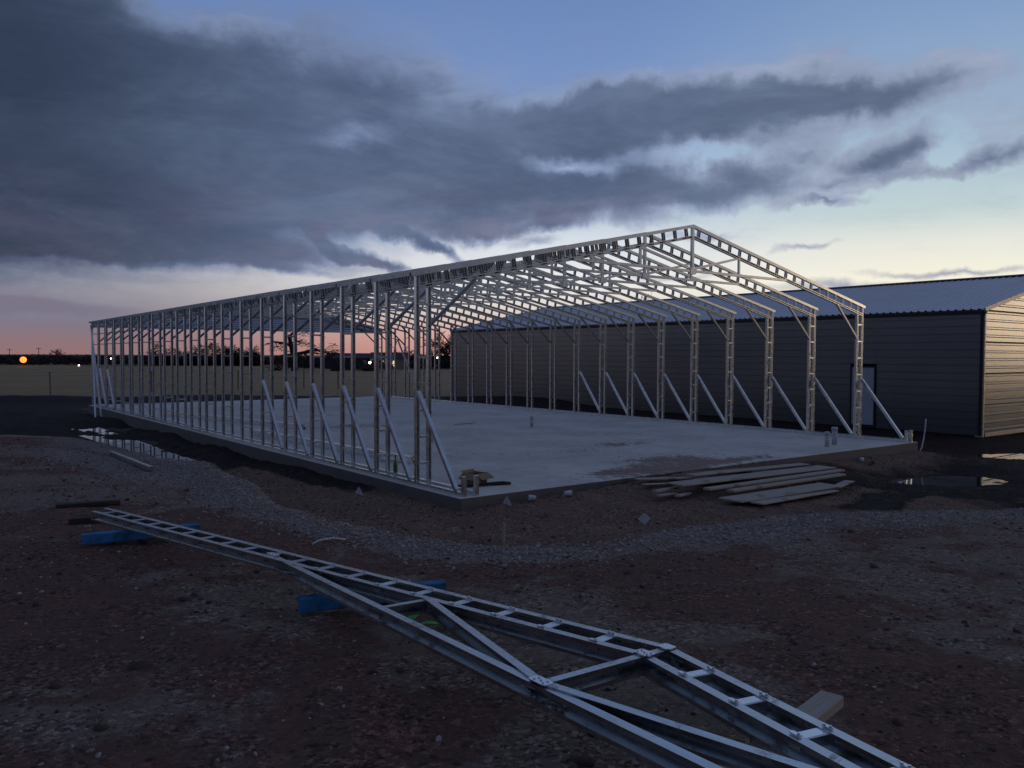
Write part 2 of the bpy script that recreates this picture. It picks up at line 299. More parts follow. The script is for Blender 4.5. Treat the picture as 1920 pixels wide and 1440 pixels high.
def simple(name, col, rough=.7, metal=0., var=.35, sc=12, bs=.3, bd=.004, spec=.5):
    def fn(q):
        n = q.noise(q.obj, sc, 6, .65); n2 = q.noise(q.obj, sc*5, 3, .6)
        a = tuple(x*(1-var) for x in col)+(1,); b_ = tuple(min(1, x*(1+var)) for x in col)+(1,)
        q.put(q.b['Base Color'], q.mix(q.ss(n, .25, .75), a, b_)); q.put(q.b['Roughness'], q.m('MULTIPLY_ADD', n2, .2, rough-.1))
        q.b['Metallic'].default_value = metal; q.b['Specular IOR Level'].default_value = spec; bump(q, q.m('ADD', n, n2), bs, bd)
    return mat(name, fn)
def emis(name, col, st):
    def fn(q):
        q.b['Base Color'].default_value = (.5, .5, .5, 1); q.b['Emission Color'].default_value = col+(1,); q.b['Emission Strength'].default_value = st
    return mat(name, fn)
def f_siding(q):
    n = q.noise(q.pos, .8, 4, .6); n2 = q.noise(q.pos, 14, 4, .6); n3 = q.noise(q.v('MULTIPLY', q.pos, (.5, .5, 6)), 2.5, 5, .6)
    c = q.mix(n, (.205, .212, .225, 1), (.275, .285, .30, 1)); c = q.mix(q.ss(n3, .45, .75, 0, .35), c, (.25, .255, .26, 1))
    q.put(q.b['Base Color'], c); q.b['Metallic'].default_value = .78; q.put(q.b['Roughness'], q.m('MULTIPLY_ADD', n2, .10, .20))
    bump(q, q.m('ADD', n3, q.m('MULTIPLY', n2, .2)), .10, .006)
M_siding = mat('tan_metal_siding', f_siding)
def f_roof(q):
    n = q.noise(q.pos, .9, 4, .6); n2 = q.noise(q.pos, 22, 4, .6)
    q.put(q.b['Base Color'], q.mix(n, (.58, .60, .63, 1), (.74, .76, .78, 1))); q.b['Metallic'].default_value = .35
    q.put(q.b['Roughness'], q.m('MULTIPLY_ADD', n2, .2, .32)); bump(q, n2, .1, .004)
M_roof = mat('galvalume_roofing', f_roof)
M_trim = simple('dark_trim_paint', (.018, .018, .02), .5)
M_ltrim = simple('cream_trim', (.5, .44, .34), .4, .4)
M_door = simple('pale_door_paint', (.50, .53, .58), .5, 0, .08)
M_blue = simple('blue_paint_on_wood', (.025, .15, .32), .7, 0, .7, 7)
def f_wood(q, a=(.26, .22, .175, 1), b_=(.56, .49, .40, 1)):
    n = q.noise(q.v('MULTIPLY', q.obj, (1.2, 22, 22)), 2.2, 6, .65, .5); n2 = q.noise(q.obj, 2.5, 6, .7, .4)
    c = q.mix(n, a, b_); c = q.mix(q.ss(n2, .56, .70, 0, .7), c, (.09, .06, .048, 1))
    q.put(q.b['Base Color'], c); q.b['Roughness'].default_value = .85; bump(q, n, .5, .006)
M_wood = mat('weathered_lumber', f_wood)
M_woodd = mat('dark_lumber', lambda q: f_wood(q, (.02, .017, .015, 1), (.06, .05, .045, 1)))
M_card = simple('cardboard', (.27, .19, .10), .85, 0, .2)
M_white = simple('white_plastic', (.62, .62, .64), .5, 0, .08)
M_pvc = simple('white_pvc', (.5, .5, .5), .4, 0, .15)
M_green = simple('green_strap', (.05, .36, .06), .6, 0, .3, 20)
M_bottle = simple('green_glass', (.05, .16, .04), .15, 0, .2)
M_black = simple('black_rubber', (.01, .01, .011), .7)
M_stone = simple('crushed_stone', (.31, .28, .26), .85, 0, .75, 30)
M_clod = simple('dirt_clod', (.085, .058, .05), .95, 0, .5, 9)
M_bark = simple('dark_bark', (.035, .028, .024), .95, 0, .4, 4, .6, .03)
M_scrub = simple('scrub', (.03, .026, .024), .95, 0, .5, .3)
M_rust = simple('rusty_post', (.09, .04, .028), .85, 0, .4)
M_wire = simple('fence_wire_steel', (.12, .11, .11), .6, .5)
M_wall = simple('farmhouse_wall', (.25, .23, .2), .8, 0, .2)
M_shing = simple('farmhouse_roof', (.04, .04, .045), .8)
def f_water(q):
    q.b['Base Color'].default_value = (.018, .015, .014, 1); q.b['Roughness'].default_value = .015; q.b['Specular IOR Level'].default_value = 1.0
    q.b['IOR'].default_value = 1.6; bump(q, q.noise(q.pos, 3, 3, .5), .012, .02)
M_water = mat('muddy_water', f_water)
E_or = emis('sodium_lamp_glow', (1.0, .17, .012), 3.4); E_wh = emis('white_lamp_glow', (1.0, .95, .75), 9); E_win = emis('lit_window_glow', (1.0, .82, .42), .9)

# ------------------------------------------------------------------ numpy noise and terrain
def vnoise(x, y, seed=0):
    xi = np.floor(x).astype(np.int64); yi = np.floor(y).astype(np.int64); xf = x-xi; yf = y-yi
    u = xf*xf*(3-2*xf); v = yf*yf*(3-2*yf)
    def h(a, b):
        n = (a*374761393+b*668265263+seed*974711) & 0xffffffff
        n = ((n ^ (n >> 13))*1274126177) & 0xffffffff
        return ((n ^ (n >> 16)) & 0xffff)/65535.
    return (h(xi, yi)*(1-u)+h(xi+1, yi)*u)*(1-v)+(h(xi, yi+1)*(1-u)+h(xi+1, yi+1)*u)*v
def fbm(x, y, o=4, seed=0, g=.5):
    s = 0; a = 1; tt = 0
    for i in range(o): s = s+a*(vnoise(x*2**i, y*2**i, seed+i)-.5); tt += a; a *= g
    return s/tt
def rbf(pts):
    P_ = np.array([p[:2] for p in pts]); z = np.array([p[2] for p in pts]); n = len(z)
    A = np.zeros((n+1, n+1)); A[:n, :n] = np.sqrt(((P_[:, None]-P_[None])**2).sum(-1)+.05); A[:n, n] = 1; A[n, :n] = 1
    w = np.linalg.solve(A, np.r_[z, 0])
    def f(x, y):
        s = np.full(x.shape, w[n])
        for i in range(n): s = s+w[i]*np.sqrt((x-P_[i, 0])**2+(y-P_[i, 1])**2+.05)
        return s
    return f
A_f = rbf([(-6, -10, .30), (-4.5, -2.5, .22), (-5, -7, .30), (-2.5, -8, .30), (-1.5, -6, .22), (-3, -3, .19), (-7, -5, .28), (-9, 0, .22), (-5, 2, .15), (-4, 8, .02), (-4, 13, -.14), (-8, 14, 0), (-14, 5, .1),
  (-2.3, 13.8, -.24), (-1.8, 9, -.24), (-1.8, 6.9, -.17), (-1.8, 11, -.26), (-1.75, 4, .02), (-2.8, 8, -.08), (-3, 4, .04), (-2.05, 1.6, .09), (-2.4, -.8, .10), (-2.4, -2.2, .11), (-2.1, -3.3, .11), (-1.6, -4.3, .11), (-.2, -4.8, .10), (.7, -4.9, .09), (2.2, -5, .06), (3.6, -5.7, .02), (5.3, -6.4, -.04), (8, -8, -.12),
  (12, -11, -.2), (2, -6.5, .12), (0, -7.5, .22), (4, -9, .12), (8, -12, .05), (-3, 20, -.25), (-12, 20, -.2), (0, -14, .3), (-10, -14, .3), (18, -16, -.2), (-20, -10, .2)])
B_f = rbf([(-.3, -1.5, -.17), (-.25, 1, -.16), (-.2, 8, -.16), (-.2, 12, -.18), (-.2, 18, -.2), (-.9, 3, -.25), (-.25, 4, -.16), (-.9, 5, -.28), (-.9, 6.5, -.36), (-.8, 8, -.41), (-.8, 12, -.42), (-1, 17, -.42), (-1.6, 19.8, -.30), (-2.2, 17, -.28), (-2.3, 14.8, -.29), (-1.9, 18.6, -.28), (-3.2, 17, -.25), (-.4, 23, -.30), (-4, 22, -.28), (-6, 30, -.3), (-14, 26, -.3), (-2, 2, -.2),
  (1, -2.4, -.14), (3, -2.3, -.14), (-.9, -3.2, -.13), (0, -4, -.14), (1.9, -2.8, -.12), (6, -2.2, -.2), (3, -4, -.14), (5, -4.3, -.18), (3.2, -1.45, -.05), (4.5, -1.5, -.03), (5.6, -1.55, -.05), (8, -1.5, -.13), (10, -1.5, -.18), (12, -1.5, -.2), (7.6, -2.4, -.26), (8.3, -2.5, -.38), (9.2, -2.7, -.46), (10.1, -3.3, -.45), (9.4, -4.3, -.33), (7.5, -4, -.22), (11.2, -4.4, -.33), (13, 0, -.42),
  (14, 5, -.46), (14, 15, -.46), (17, 1, -.5), (15.7, -1.7, -.58), (15, -3.5, -.48), (20, 5, -.58), (20, 20, -.72), (20, 30, -.75), (25, -5, -.55), (14, -8, -.3), (15, 22.8, -.53), (17, 27, -.5), (5, 27, -.38), (12, 26.5, -.42), (30, 10, -.6)])
RIM = np.array([(-60, 19.5), (-8.04, 15.6), (-3.8, 14.3), (-2.28, 13.4), (-1.85, 9.5), (-1.79, 6.91), (-1.72, 4.08), (-2.02, 1.64), (-2.43, -.84), (-2.38, -2.21), (-2.09, -3.28), (-1.63, -4.24), (-1.08, -4.65), (-.24, -4.7), (.67, -4.75), (2.16, -4.85), (3.6, -5.36), (5.23, -6.03), (8.12, -7.4), (20, -13), (60, -30)])
def rimdist(x, y):
    """signed distance to the edge of the worked pad, + on the slab side"""
    best = np.full(x.shape, 1e9); sg = np.ones(x.shape)
    for (x0, y0), (x1, y1) in zip(RIM[:-1], RIM[1:]):
        dx, dy = x1-x0, y1-y0; tt = np.clip(((x-x0)*dx+(y-y0)*dy)/(dx*dx+dy*dy), 0, 1)
        ex = x-(x0+tt*dx); ey = y-(y0+tt*dy); d = np.hypot(ex, ey); cr = dx*(y-y0)-dy*(x-x0)
        m_ = d < best-1e-6; best = np.where(m_, d, best); sg = np.where(m_, np.sign(cr), sg)
    return best*sg
def sst(x, a, b):
    q = np.clip((x-a)/(b-a), 0, 1); return q*q*(3-2*q)
def terrain(x, y, zone=False):
    r = rimdist(x, y)+.35*fbm(x*1.1, y*1.1, 3, 5)
    dep = (x-CAM[0])*math.sin(YAW)+(y-CAM[1])*math.cos(YAW)
    lat = (x-CAM[0])*math.cos(YAW)-(y-CAM[1])*math.sin(YAW)
    far = sst(dep, 30, 40)
    wdt = .30+.25*sst(y, 3, 12)
    tb = sst(r, -.08, wdt)
    za = A_f(x, y); zb = B_f(x, y)
    za = za+.05*np.exp(-(r+.25)**2/.12)*sst(x+y, 6, 0)+.05*fbm(x*.9, y*.9, 4, 11)+.028*fbm(x*5, y*5, 4, 21, .6)
    rut = np.zeros(x.shape)
    for c_, w_ in ((-1.35, .13), (-2.95, .13)):
        rut = rut+np.exp(-((r-c_+.15*fbm(x*.5, y*.5, 2, 81))/w_)**2)*(.6+.4*np.sin((x*1.0+y*.6)*34+np.abs(r-c_)*40))
    za = za-.022*rut*np.clip(.4+2.5*fbm(x*.35, y*.35, 2, 83), 0, 1)
    zb = zb+.17*fbm(x*1.7, y*.8, 4, 33)*sst(x, .4, -.4)*sst(y, 6, 8)+.05*fbm(x*1.3, y*1.3, 4, 31)+.085*fbm(x*4.2, y*4.2, 4, 41, .65)
    z = za*(1-tb)+zb*tb
    back = sst(-dep, 12, 30); side = sst(np.abs(lat)-dep*.8, 25, 60)
    z = z*(1-np.maximum(np.maximum(far, back), side)) + (-.46+.25*fbm(x*.03, y*.03, 3, 3))*np.maximum(np.maximum(far, back), side)
    lb = lat-1.5
    berm = np.exp(-((dep-42-1.0*fbm(lat*.12, dep*0, 3, 8))/2.4)**2)*sst(lb, 8, 2)*(.9+.9*fbm(lat*.3, dep*.3, 4, 9))
    z = z+.30*berm
    fw = sst(dep, 60, 220); z = z*(1-fw)+(-.5+1.2*fbm(x*.006, y*.006, 3, 77)*sst(dep, 100, 300))*fw
    under = (x > -.12) & (x < 12.1) & (y > -1.32) & (y < 23.4); z = np.where(under, np.minimum(z, -.12), z)
    if not zone: return z
    rn = r+.5*fbm(x*2.0, y*2.0, 5, 51, .6)
    gr = np.exp(-((rn+.40)/.42)**2)*(1-tb)*(.55+1.2*np.clip(fbm(x*.9, y*.9, 3, 71)+.35, 0, .6))
    fan = .95*np.exp(-((x+2.65+.12*(y-2)+.5*fbm(x, y, 3, 57))/.70)**2)*sst(y, -2.4, -.6)*sst(y, 11, 6)
    fan2 = np.exp(-((y+5.5+.28*(x-2)+.7*fbm(x*.8, y*.8, 3, 59))/.5)**2)*sst(x, -1.8, -.4)*sst(x, 6, 2)*.5
    gr = np.clip(np.maximum.reduce([gr*sst(x, 9, 5), fan*(1-tb), fan2*(1-tb)]), 0, 1)
    leftmud = sst(x, .2, -.3)*sst(y, 3.4, 7.0)*(.75+.8*fbm(x*1.2, y*.7, 3, 87))
    lowleft = sst(y-1.0*x, 12.5, 14.5)*sst(x, 1.0, -.3)
    rightmud = sst(x, 5.4, 6.8)*sst(y, -7.5, -4.4)
    right2 = sst(x, 12.0, 12.6)
    streak_ = np.exp(-((y+4.7-.10*x+.12*np.sin(x*3))/.40)**2)*sst(x, 3.2, 5)
    mud = np.maximum.reduce([leftmud, lowleft, rightmud*.66, right2, streak_])*tb
    mud = np.maximum(mud, sst(x*.8-y, 7.6, 11.0)*.52)
    mud = np.maximum(mud, np.exp(-((x+.35)/.35)**2)*sst(y, -.6, 2)*tb)
    # ring of dry silt round the right-hand puddle
    silt = np.exp(-((x-10.2)/2.6)**2-((y+1.2)/1.1)**2); mud = mud*(1-.75*silt)
    fld = sst(dep, 43.6, 45.2)*sst(lb-.12*dep, 26, 20)*sst(-lat, 400, 200)
    fld = np.maximum(fld, sst(dep, 60, 75)); fld = np.maximum(fld, np.maximum(back, side*.9))
    mud = np.maximum(mud, sst(dep, 33, 36))
    return z, gr, 1-tb, np.clip(mud, 0, 1), np.clip(fld, 0, 1)
def axis(lo, hi, c0, c1, step, gro, far):
    a = list(np.arange(c0, c1, step)); s_ = step; x = a[-1]
    while x < far: s_ = min(s_*gro, 400); x += s_; a.append(x)
    s_ = step; x = c0; bb = []
    while x > -far: s_ = min(s_*gro, 400); x -= s_; bb.append(x)
    return np.array(bb[::-1]+a)
xs = axis(0, 0, -7.0, 6.0, .046, 1.03, 4000); ys = axis(0, 0, -9.6, 9.0, .050, 1.03, 4000)
X, Y = np.meshgrid(xs, ys); Z, gr_, pad_, mud_, fld_ = terrain(X, Y, True)
nx, ny = len(xs), len(ys)
me = bpy.data.meshes.new('ground'); me.vertices.add(nx*ny); me.vertices.foreach_set('co', np.stack([X, Y, Z], -1).astype(np.float32).ravel())
ii = (np.arange(ny-1)[:, None]*nx+np.arange(nx-1)[None]).ravel(); fc = np.stack([ii, ii+1, ii+nx+1, ii+nx], -1)
me.loops.add(fc.size); me.loops.foreach_set('vertex_index', fc.ravel().astype(np.int32)); me.polygons.add(len(fc))
me.polygons.foreach_set('loop_start', np.arange(len(fc), dtype=np.int32)*4); me.polygons.foreach_set('loop_total', np.full(len(fc), 4, np.int32)); me.polygons.foreach_set('use_smooth', np.ones(len(fc), bool))
me.update(calc_edges=True)
ca = me.color_attributes.new('zone', 'FLOAT_COLOR', 'POINT'); ca.data.foreach_set('color', np.stack([gr_, pad_, mud_, fld_], -1).astype(np.float32).ravel())
tag(link('ground', me, M_ground), kind='structure')
def gz(x, y): return float(terrain(np.array([float(x)]), np.array([float(y)]))[0])

def water(name, cx, cy, rx, ry, z, seed=0, rot=0):
    pts = []
    for i in range(40):
        a = i/40*2*math.pi; k = 1+.12*math.sin(3*a+seed)+.08*math.sin(5*a+2*seed)
        px, py = rx*k*math.cos(a), ry*k*math.sin(a)
        pts.append((cx+px*math.cos(rot)-py*math.sin(rot), cy+px*math.sin(rot)+py*math.cos(rot), z))
    me_ = bpy.data.meshes.new(name); me_.from_pydata(pts, [], [tuple(range(40))]); return tag(link(name, me_, M_water), kind='structure')
water('puddle', -.98, 12.4, 1.0, 6.8, -.352, 1)
water('puddle', 9.4, -3.0, 1.6, .85, -.405, 2, -.5)
water('puddle', 15.7, -1.8, 1.2, .6, -.555, 3)
water('puddle', 15.0, 22.9, 1.3, .8, -.50, 4)
water('farm_pond', 31, 162, 9, 1.8, -.36, 5, -.39)

# stones and clods, far too many to count
PHI = (1+5**.5)/2
ICO = np.array([(-1, PHI, 0), (1, PHI, 0), (-1, -PHI, 0), (1, -PHI, 0), (0, -1, PHI), (0, 1, PHI), (0, -1, -PHI), (0, 1, -PHI), (PHI, 0, -1), (PHI, 0, 1), (-PHI, 0, -1), (-PHI, 0, 1)])/1.9
ICF = np.array([(0, 11, 5), (0, 5, 1), (0, 1, 7), (0, 7, 10), (0, 10, 11), (1, 5, 9), (5, 11, 4), (11, 10, 2), (10, 7, 6), (7, 1, 8), (3, 9, 4), (3, 4, 2), (3, 2, 6), (3, 6, 8), (3, 8, 9), (4, 9, 5), (2, 4, 11), (6, 2, 10), (8, 6, 7), (9, 8, 1)])
def pebbles(name, x, y, size, m_, sink=.25, flat=.62):
    n = len(x); z = terrain(x, y)
    a = rng.uniform(0, 6.28, n); sc = size[:, None]*np.stack([rng.uniform(.7, 1.3, n), rng.uniform(.6, 1.1, n), rng.uniform(.7, 1.2, n)*flat], -1)
    V = ICO[None]*sc[:, None]*(1+rng.uniform(-.22, .22, (n, 12, 1)))
    c_, s_ = np.cos(a)[:, None], np.sin(a)[:, None]
    tlt = rng.uniform(-.5, .5, n)[:, None]; V2 = V.copy(); V2[..., 2] = V[..., 2]+V[..., 0]*tlt; V = V2
    Vx = V[..., 0]*c_-V[..., 1]*s_+x[:, None]; Vy = V[..., 0]*s_+V[..., 1]*c_+y[:, None]; Vz = V[..., 2]+(z+size*flat*(.5-sink))[:, None]
    Fc = (ICF[None]+(np.arange(n)*12)[:, None, None]).reshape(-1, 3)
    me_ = bpy.data.meshes.new(name); me_.vertices.add(n*12); me_.vertices.foreach_set('co', np.stack([Vx, Vy, Vz], -1).astype(np.float32).ravel())
    me_.loops.add(Fc.size); me_.loops.foreach_set('vertex_index', Fc.ravel().astype(np.int32)); me_.polygons.add(len(Fc))
    me_.polygons.foreach_set('loop_start', np.arange(len(Fc), dtype=np.int32)*3); me_.polygons.foreach_set('loop_total', np.full(len(Fc), 3, np.int32)); me_.update(calc_edges=True)
    return tag(link(name, me_, m_), kind='stuff')
def scatter(n, box, wfn):
    x = rng.uniform(box[0], box[1], n); y = rng.uniform(box[2], box[3], n); k = rng.uniform(0, 1, n) < wfn(x, y); return x[k], y[k]
x_, y_ = scatter(420000, (-5, 9, -9, 12), lambda x, y: terrain(x, y, True)[1]**1.2*.55)
x_, y_ = x_[:40000], y_[:40000]
pebbles('gravel', x_, y_, rng.gamma(2.2, .0031, len(x_))+.004, M_stone)
def wpad(x, y):
    zz = terrain(x, y, True); return (.25+.75*zz[2])*(.35+1.3*np.clip(fbm(x*.8, y*.8, 3, 61)+.4, 0, 1))*.55*((x > 12.1) | (x < -.2) | (y < -1.4))
x_, y_ = scatter(15000, (-8, 8, -9.6, 4), wpad); pebbles('loose_stones', x_, y_, rng.gamma(1.8, .0030, len(x_))+.003, M_stone)
def wclod(x, y):
    zz = terrain(x, y, True); return (.3+.5*(1-zz[1]))*(.1+2.6*np.clip(fbm(x*.9, y*.9, 4, 91)+.2, 0, 1))*((x > 12.1) | (x < -.15) | (y < -1.35))
x_, y_ = scatter(46000, (-7, 14, -9.6, 13), wclod); pebbles('dirt_clods', x_, y_, rng.gamma(1.0, .0062, len(x_))+.003, M_clod, .45)

# ------------------------------------------------------------------ slab
SP = 1.22; NB = 20; WD = 11.98; EV = 3.067; RG = 4.330; SL = (RG-EV)/(WD/2)
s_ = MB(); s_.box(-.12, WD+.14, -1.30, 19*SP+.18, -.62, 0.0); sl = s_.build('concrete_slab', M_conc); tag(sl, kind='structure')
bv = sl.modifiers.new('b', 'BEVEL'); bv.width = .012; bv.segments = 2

# ------------------------------------------------------------------ the steel frame going up
TB = .058; DP = .20
frame = empty('barn_frame'); tag(frame, 'bare galvanised steel frame of an unfinished gable-roofed barn standing on the concrete slab', 'building frame')
def zo(x): return EV+SL*(x if x <= WD/2 else WD-x)
YY = (0, 1, 0)
m = MB(); hx = WD/2
m.beam((-.11, 0, zo(0)-.11*SL), (hx, 0, RG), TB, TB, YY); m.beam((WD+.11, 0, EV-.11*SL), (hx, 0, RG), TB, TB, YY)
m.chan((0, .002, zo(0)-DP), (hx, .002, RG-DP), TB-.004, TB, YY); m.chan((WD, .002, EV-DP), (hx, .002, RG-DP), TB-.004, TB, YY)
me_chord = m.mesh('roof_truss'); me_chord.materials.append(M_galv)
NODE = RG-.84; SX = 4.62
def one(a, b, w=TB*.9, h=TB*.9, name='x', up=YY, mt=None):
    q = MB(); q.beam(a, b, w, h, up); me_ = q.mesh(name); me_.materials.append(mt or M_galv); return me_
me_king = one((hx, 0, RG-.02), (hx, 0, NODE-.03), name='king_post')
me_tie = one((3.0, -.004, NODE), (WD-3.0, -.004, NODE), TB*.82, TB*.82, 'tie_beam')
me_str = [one((hx, .004, NODE+.03), (a, .004, zo(a)-DP-.02), TB*.75, TB*.75, 'web_strut') for a in (SX, WD-SX)]
me_wp = [one((a, -.003, NODE), (a, -.003, zo(a)-DP), TB*.7, TB*.7, 'web_post') for a in (SX-.03, WD-SX+.03)]
q_ = MB(); q_.box(hx-.08, hx+.08, -.036, .036, NODE-.06, NODE+.05); me_gus = q_.mesh('gusset_plate'); me_gus.materials.append(M_galvb)
RN = 19; me_rung = []
nrm = Vector((-SL, 0, 1)).normalized()
for side in (0, 1):
    for k in range(RN):
        x = .17+(hx-.30)*k/(RN-1)*.985+.02; z = zo(x)
        a = Vector((x, 0, z)); b = Vector((x+DP*SL*.9, 0, z-DP))
        if side: a.x = WD-a.x; b.x = WD-b.x
        q = MB(); q.chan(a, b, .048, .050, YY, lip=.010); mm = q.mesh('rafter_rung'); mm.materials.append(M_galvd); me_rung.append(mm)
def post_mesh(sgn):
    x0 = 0 if sgn > 0 else WD
    q = MB(); q.chan((x0, 0, .055), (x0, 0, EV-.03), TB, TB, YY); q.chan((x0+sgn*DP, 0, .055), (x0+sgn*DP, 0, EV-DP+DP*SL-.02), TB, TB, YY)
    me_ = q.mesh('wall_post'); me_.materials.append(M_galv); return me_
me_post = {1: post_mesh(1), -1: post_mesh(-1)}
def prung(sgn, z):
    x0 = 0 if sgn > 0 else WD; return one((x0, 0, z), (x0+sgn*DP, 0, z), .05, .028, 'post_rung', (0, 0, 1), M_galvb)  # sky sheen on the rung tops is put in by this brighter base colour
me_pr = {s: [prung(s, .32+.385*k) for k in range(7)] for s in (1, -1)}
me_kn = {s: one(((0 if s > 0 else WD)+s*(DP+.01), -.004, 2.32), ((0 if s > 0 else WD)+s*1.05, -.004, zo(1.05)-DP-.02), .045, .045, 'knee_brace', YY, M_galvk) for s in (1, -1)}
me_fb = {s: one((0 if s > 0 else WD, -.036, 1.36), (0 if s > 0 else WD, -1.03, .07), .056, .056, 'foot_brace', (1, 0, 0), M_galvb) for s in (1, -1)}
far_r = MB()
for i in range(NB):
    off = (rng.uniform(-.012, .012) if i else 0, i*SP, 0)
    tr = link('roof_truss', me_chord, None, frame, off)
    link('king_post', me_king, None, tr); link('tie_beam', me_tie, None, tr); link('gusset_plate', me_gus, None, tr)
    for j in (0, 1): link('web_strut', me_str[j], None, tr); link('web_post', me_wp[j], None, tr)
    if i < 7:
        for mm in me_rung: link('rafter_rung', mm, None, tr)
    else:
        for mm in me_rung:
            k = len(far_r.v); far_r.v += [(v.co.x+off[0], v.co.y+off[1], v.co.z) for v in mm.vertices]; far_r.f += [tuple(k+vi for vi in p.vertices) for p in mm.polygons]
    for s in (1, -1):
        po = link('wall_post', me_post[s], None, frame, (rng.uniform(-.006, .006), i*SP+rng.uniform(-.008, .008), 0)); po.rotation_euler = (rng.uniform(-.003, .003), 0, 0)
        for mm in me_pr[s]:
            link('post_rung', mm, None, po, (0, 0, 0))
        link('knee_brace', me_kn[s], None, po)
        if (s > 0 and (i <= 5 or i in (17, 18))) or (s < 0 and i <= 8): link('foot_brace', me_fb[s], None, po)
rr = far_r.build('rafter_rung', M_galvd, frame); rr['kind'] = 'stuff'
for x in (0, DP, WD-DP, WD):
    MB().beam((x, -1.24, .0275), (x, 19*SP+.03, .0275), .058, .054).build('base_rail', M_galv, frame)
for x in (0, DP, WD-DP, WD):
    MB().beam((x, -1.21, .055), (x, -1.21, .27), .056, .056, YY).build('stub_post', M_galv, frame)
MB().beam((0, 19*SP, EV-.17), (WD, 19*SP, EV-.17), .06, .06).build('end_header', M_galv, frame)
# ribbed sheeting already on the far gable
yg = 19*SP+.034
for k in range(4):
    z0 = EV-.20+k*.36; z1 = min(z0+.36, RG-.05)
    def hw(z): return min(WD/2+.03, (RG+.03-z)/SL)
    q = MB(); rows = 8; prev = None
    for r_ in range(rows+1):
        z = z0+(z1-z0)*r_/rows; w = hw(z); yo = yg+(.018 if r_ % 2 else 0)
        kk = len(q.v); q.v += [(WD/2-w, yo, z), (WD/2+w, yo, z), (WD/2+w, yo+.004, z), (WD/2-w, yo+.004, z)]
        if prev is not None:
            for a in range(4): b = (a+1) % 4; q.f.append((prev+a, prev+b, kk+b, kk+a))
        prev = kk
    q.build('gable_sheet', M_galvd, frame)

# loose tubes leaning at the far corner, tube bundles on the slab
def tube_thing(name, a, b, label, cat, w=.055, h=.055, m_=M_galv, group=None, up=(0, 0, 1), ch=0):
    a = Vector(a); b = Vector(b); q = MB(); q.beam((0, 0, 0), b-a, w, h, up, ch); o = q.build(name, m_, None, a); return tag(o, label, cat, group)
tube_thing('leaning_tube', (-.15, 21.0, -.30), (-.02, 23.3, 2.95), 'longer steel tube leaning on the far left corner post of the frame', 'steel tube')
tube_thing('leaning_tube', (-.45, 20.4, -.30), (-.05, 22.9, 2.35), 'shorter steel tube leaning beside the longer one at the far left corner', 'steel tube')
def bundle(pts, label):
    root = empty('tube_stack', (pts[0][0], pts[0][1], 0)); tag(root, label, 'steel tubing')
    (x0, y0), (x1, y1) = pts; d = Vector((x1-x0, y1-y0, 0)); nrm_ = Vector((-d.y, d.x, 0)).normalized()
    for k in range(5):
        o_ = nrm_*(.066*(k % 3)-.06+.02*(k > 2)); z = .03+(.060 if k > 2 else 0); st = d*rng.uniform(-.03, .03)
        q = MB(); q.beam(Vector((0, 0, z))+o_+st, d+o_+Vector((0, 0, z))+st*.4, .056, .056); q.build('steel_tube', M_galvd if k % 2 else M_galv, root)
bundle(((1.18, 2.2), (.80, 8.9)), 'stack of steel tubes on the slab along the nearer half of the left wall')
bundle(((2.3, 9.6), (.9, 16.5)), 'low stack of long steel tubes on the slab, farther back inside the left wall')
q = MB(); q.beam((0, 0, .03), (.24, -.5, .035), .22, .05); tag(q.build('scrap_panel', M_galv, None, (.95, 2.75, 0)), 'short flat metal offcut lying at the near end of the tube stack', 'metal offcut')

# step ladder at the far end of the slab
ld = empty('step_ladder', (13.0, 22.6, 0)); tag(ld, 'tall aluminium step ladder standing open among the far posts of the frame', 'ladder')
ld.location = (11.75, 20.6, 0); ld.rotation_euler = (0, 0, -.55)
for sx in (-.2, .2):
    MB().beam((.62, sx*1.3, .02), (-.35, sx*.7, 2.55), .03, .07, (1, 0, 0)).build('front_rail', M_galv, ld)
    MB().beam((-.95, sx*1.3, .02), (-.40, sx*.7, 2.5), .025, .04, (1, 0, 0)).build('rear_leg', M_galvd, ld)
for k in range(7):
    f_ = (k+1)/8; x = .62-.97*f_; MB().beam((x, -.26+.12*f_, .02+2.53*f_), (x, .26-.12*f_, .02+2.53*f_), .07, .025, (1, 0, 0)).build('step', M_galv, ld)
MB().box(-.46, -.28, -.16, .16, 2.53, 2.57).build('top_cap', M_black, ld)

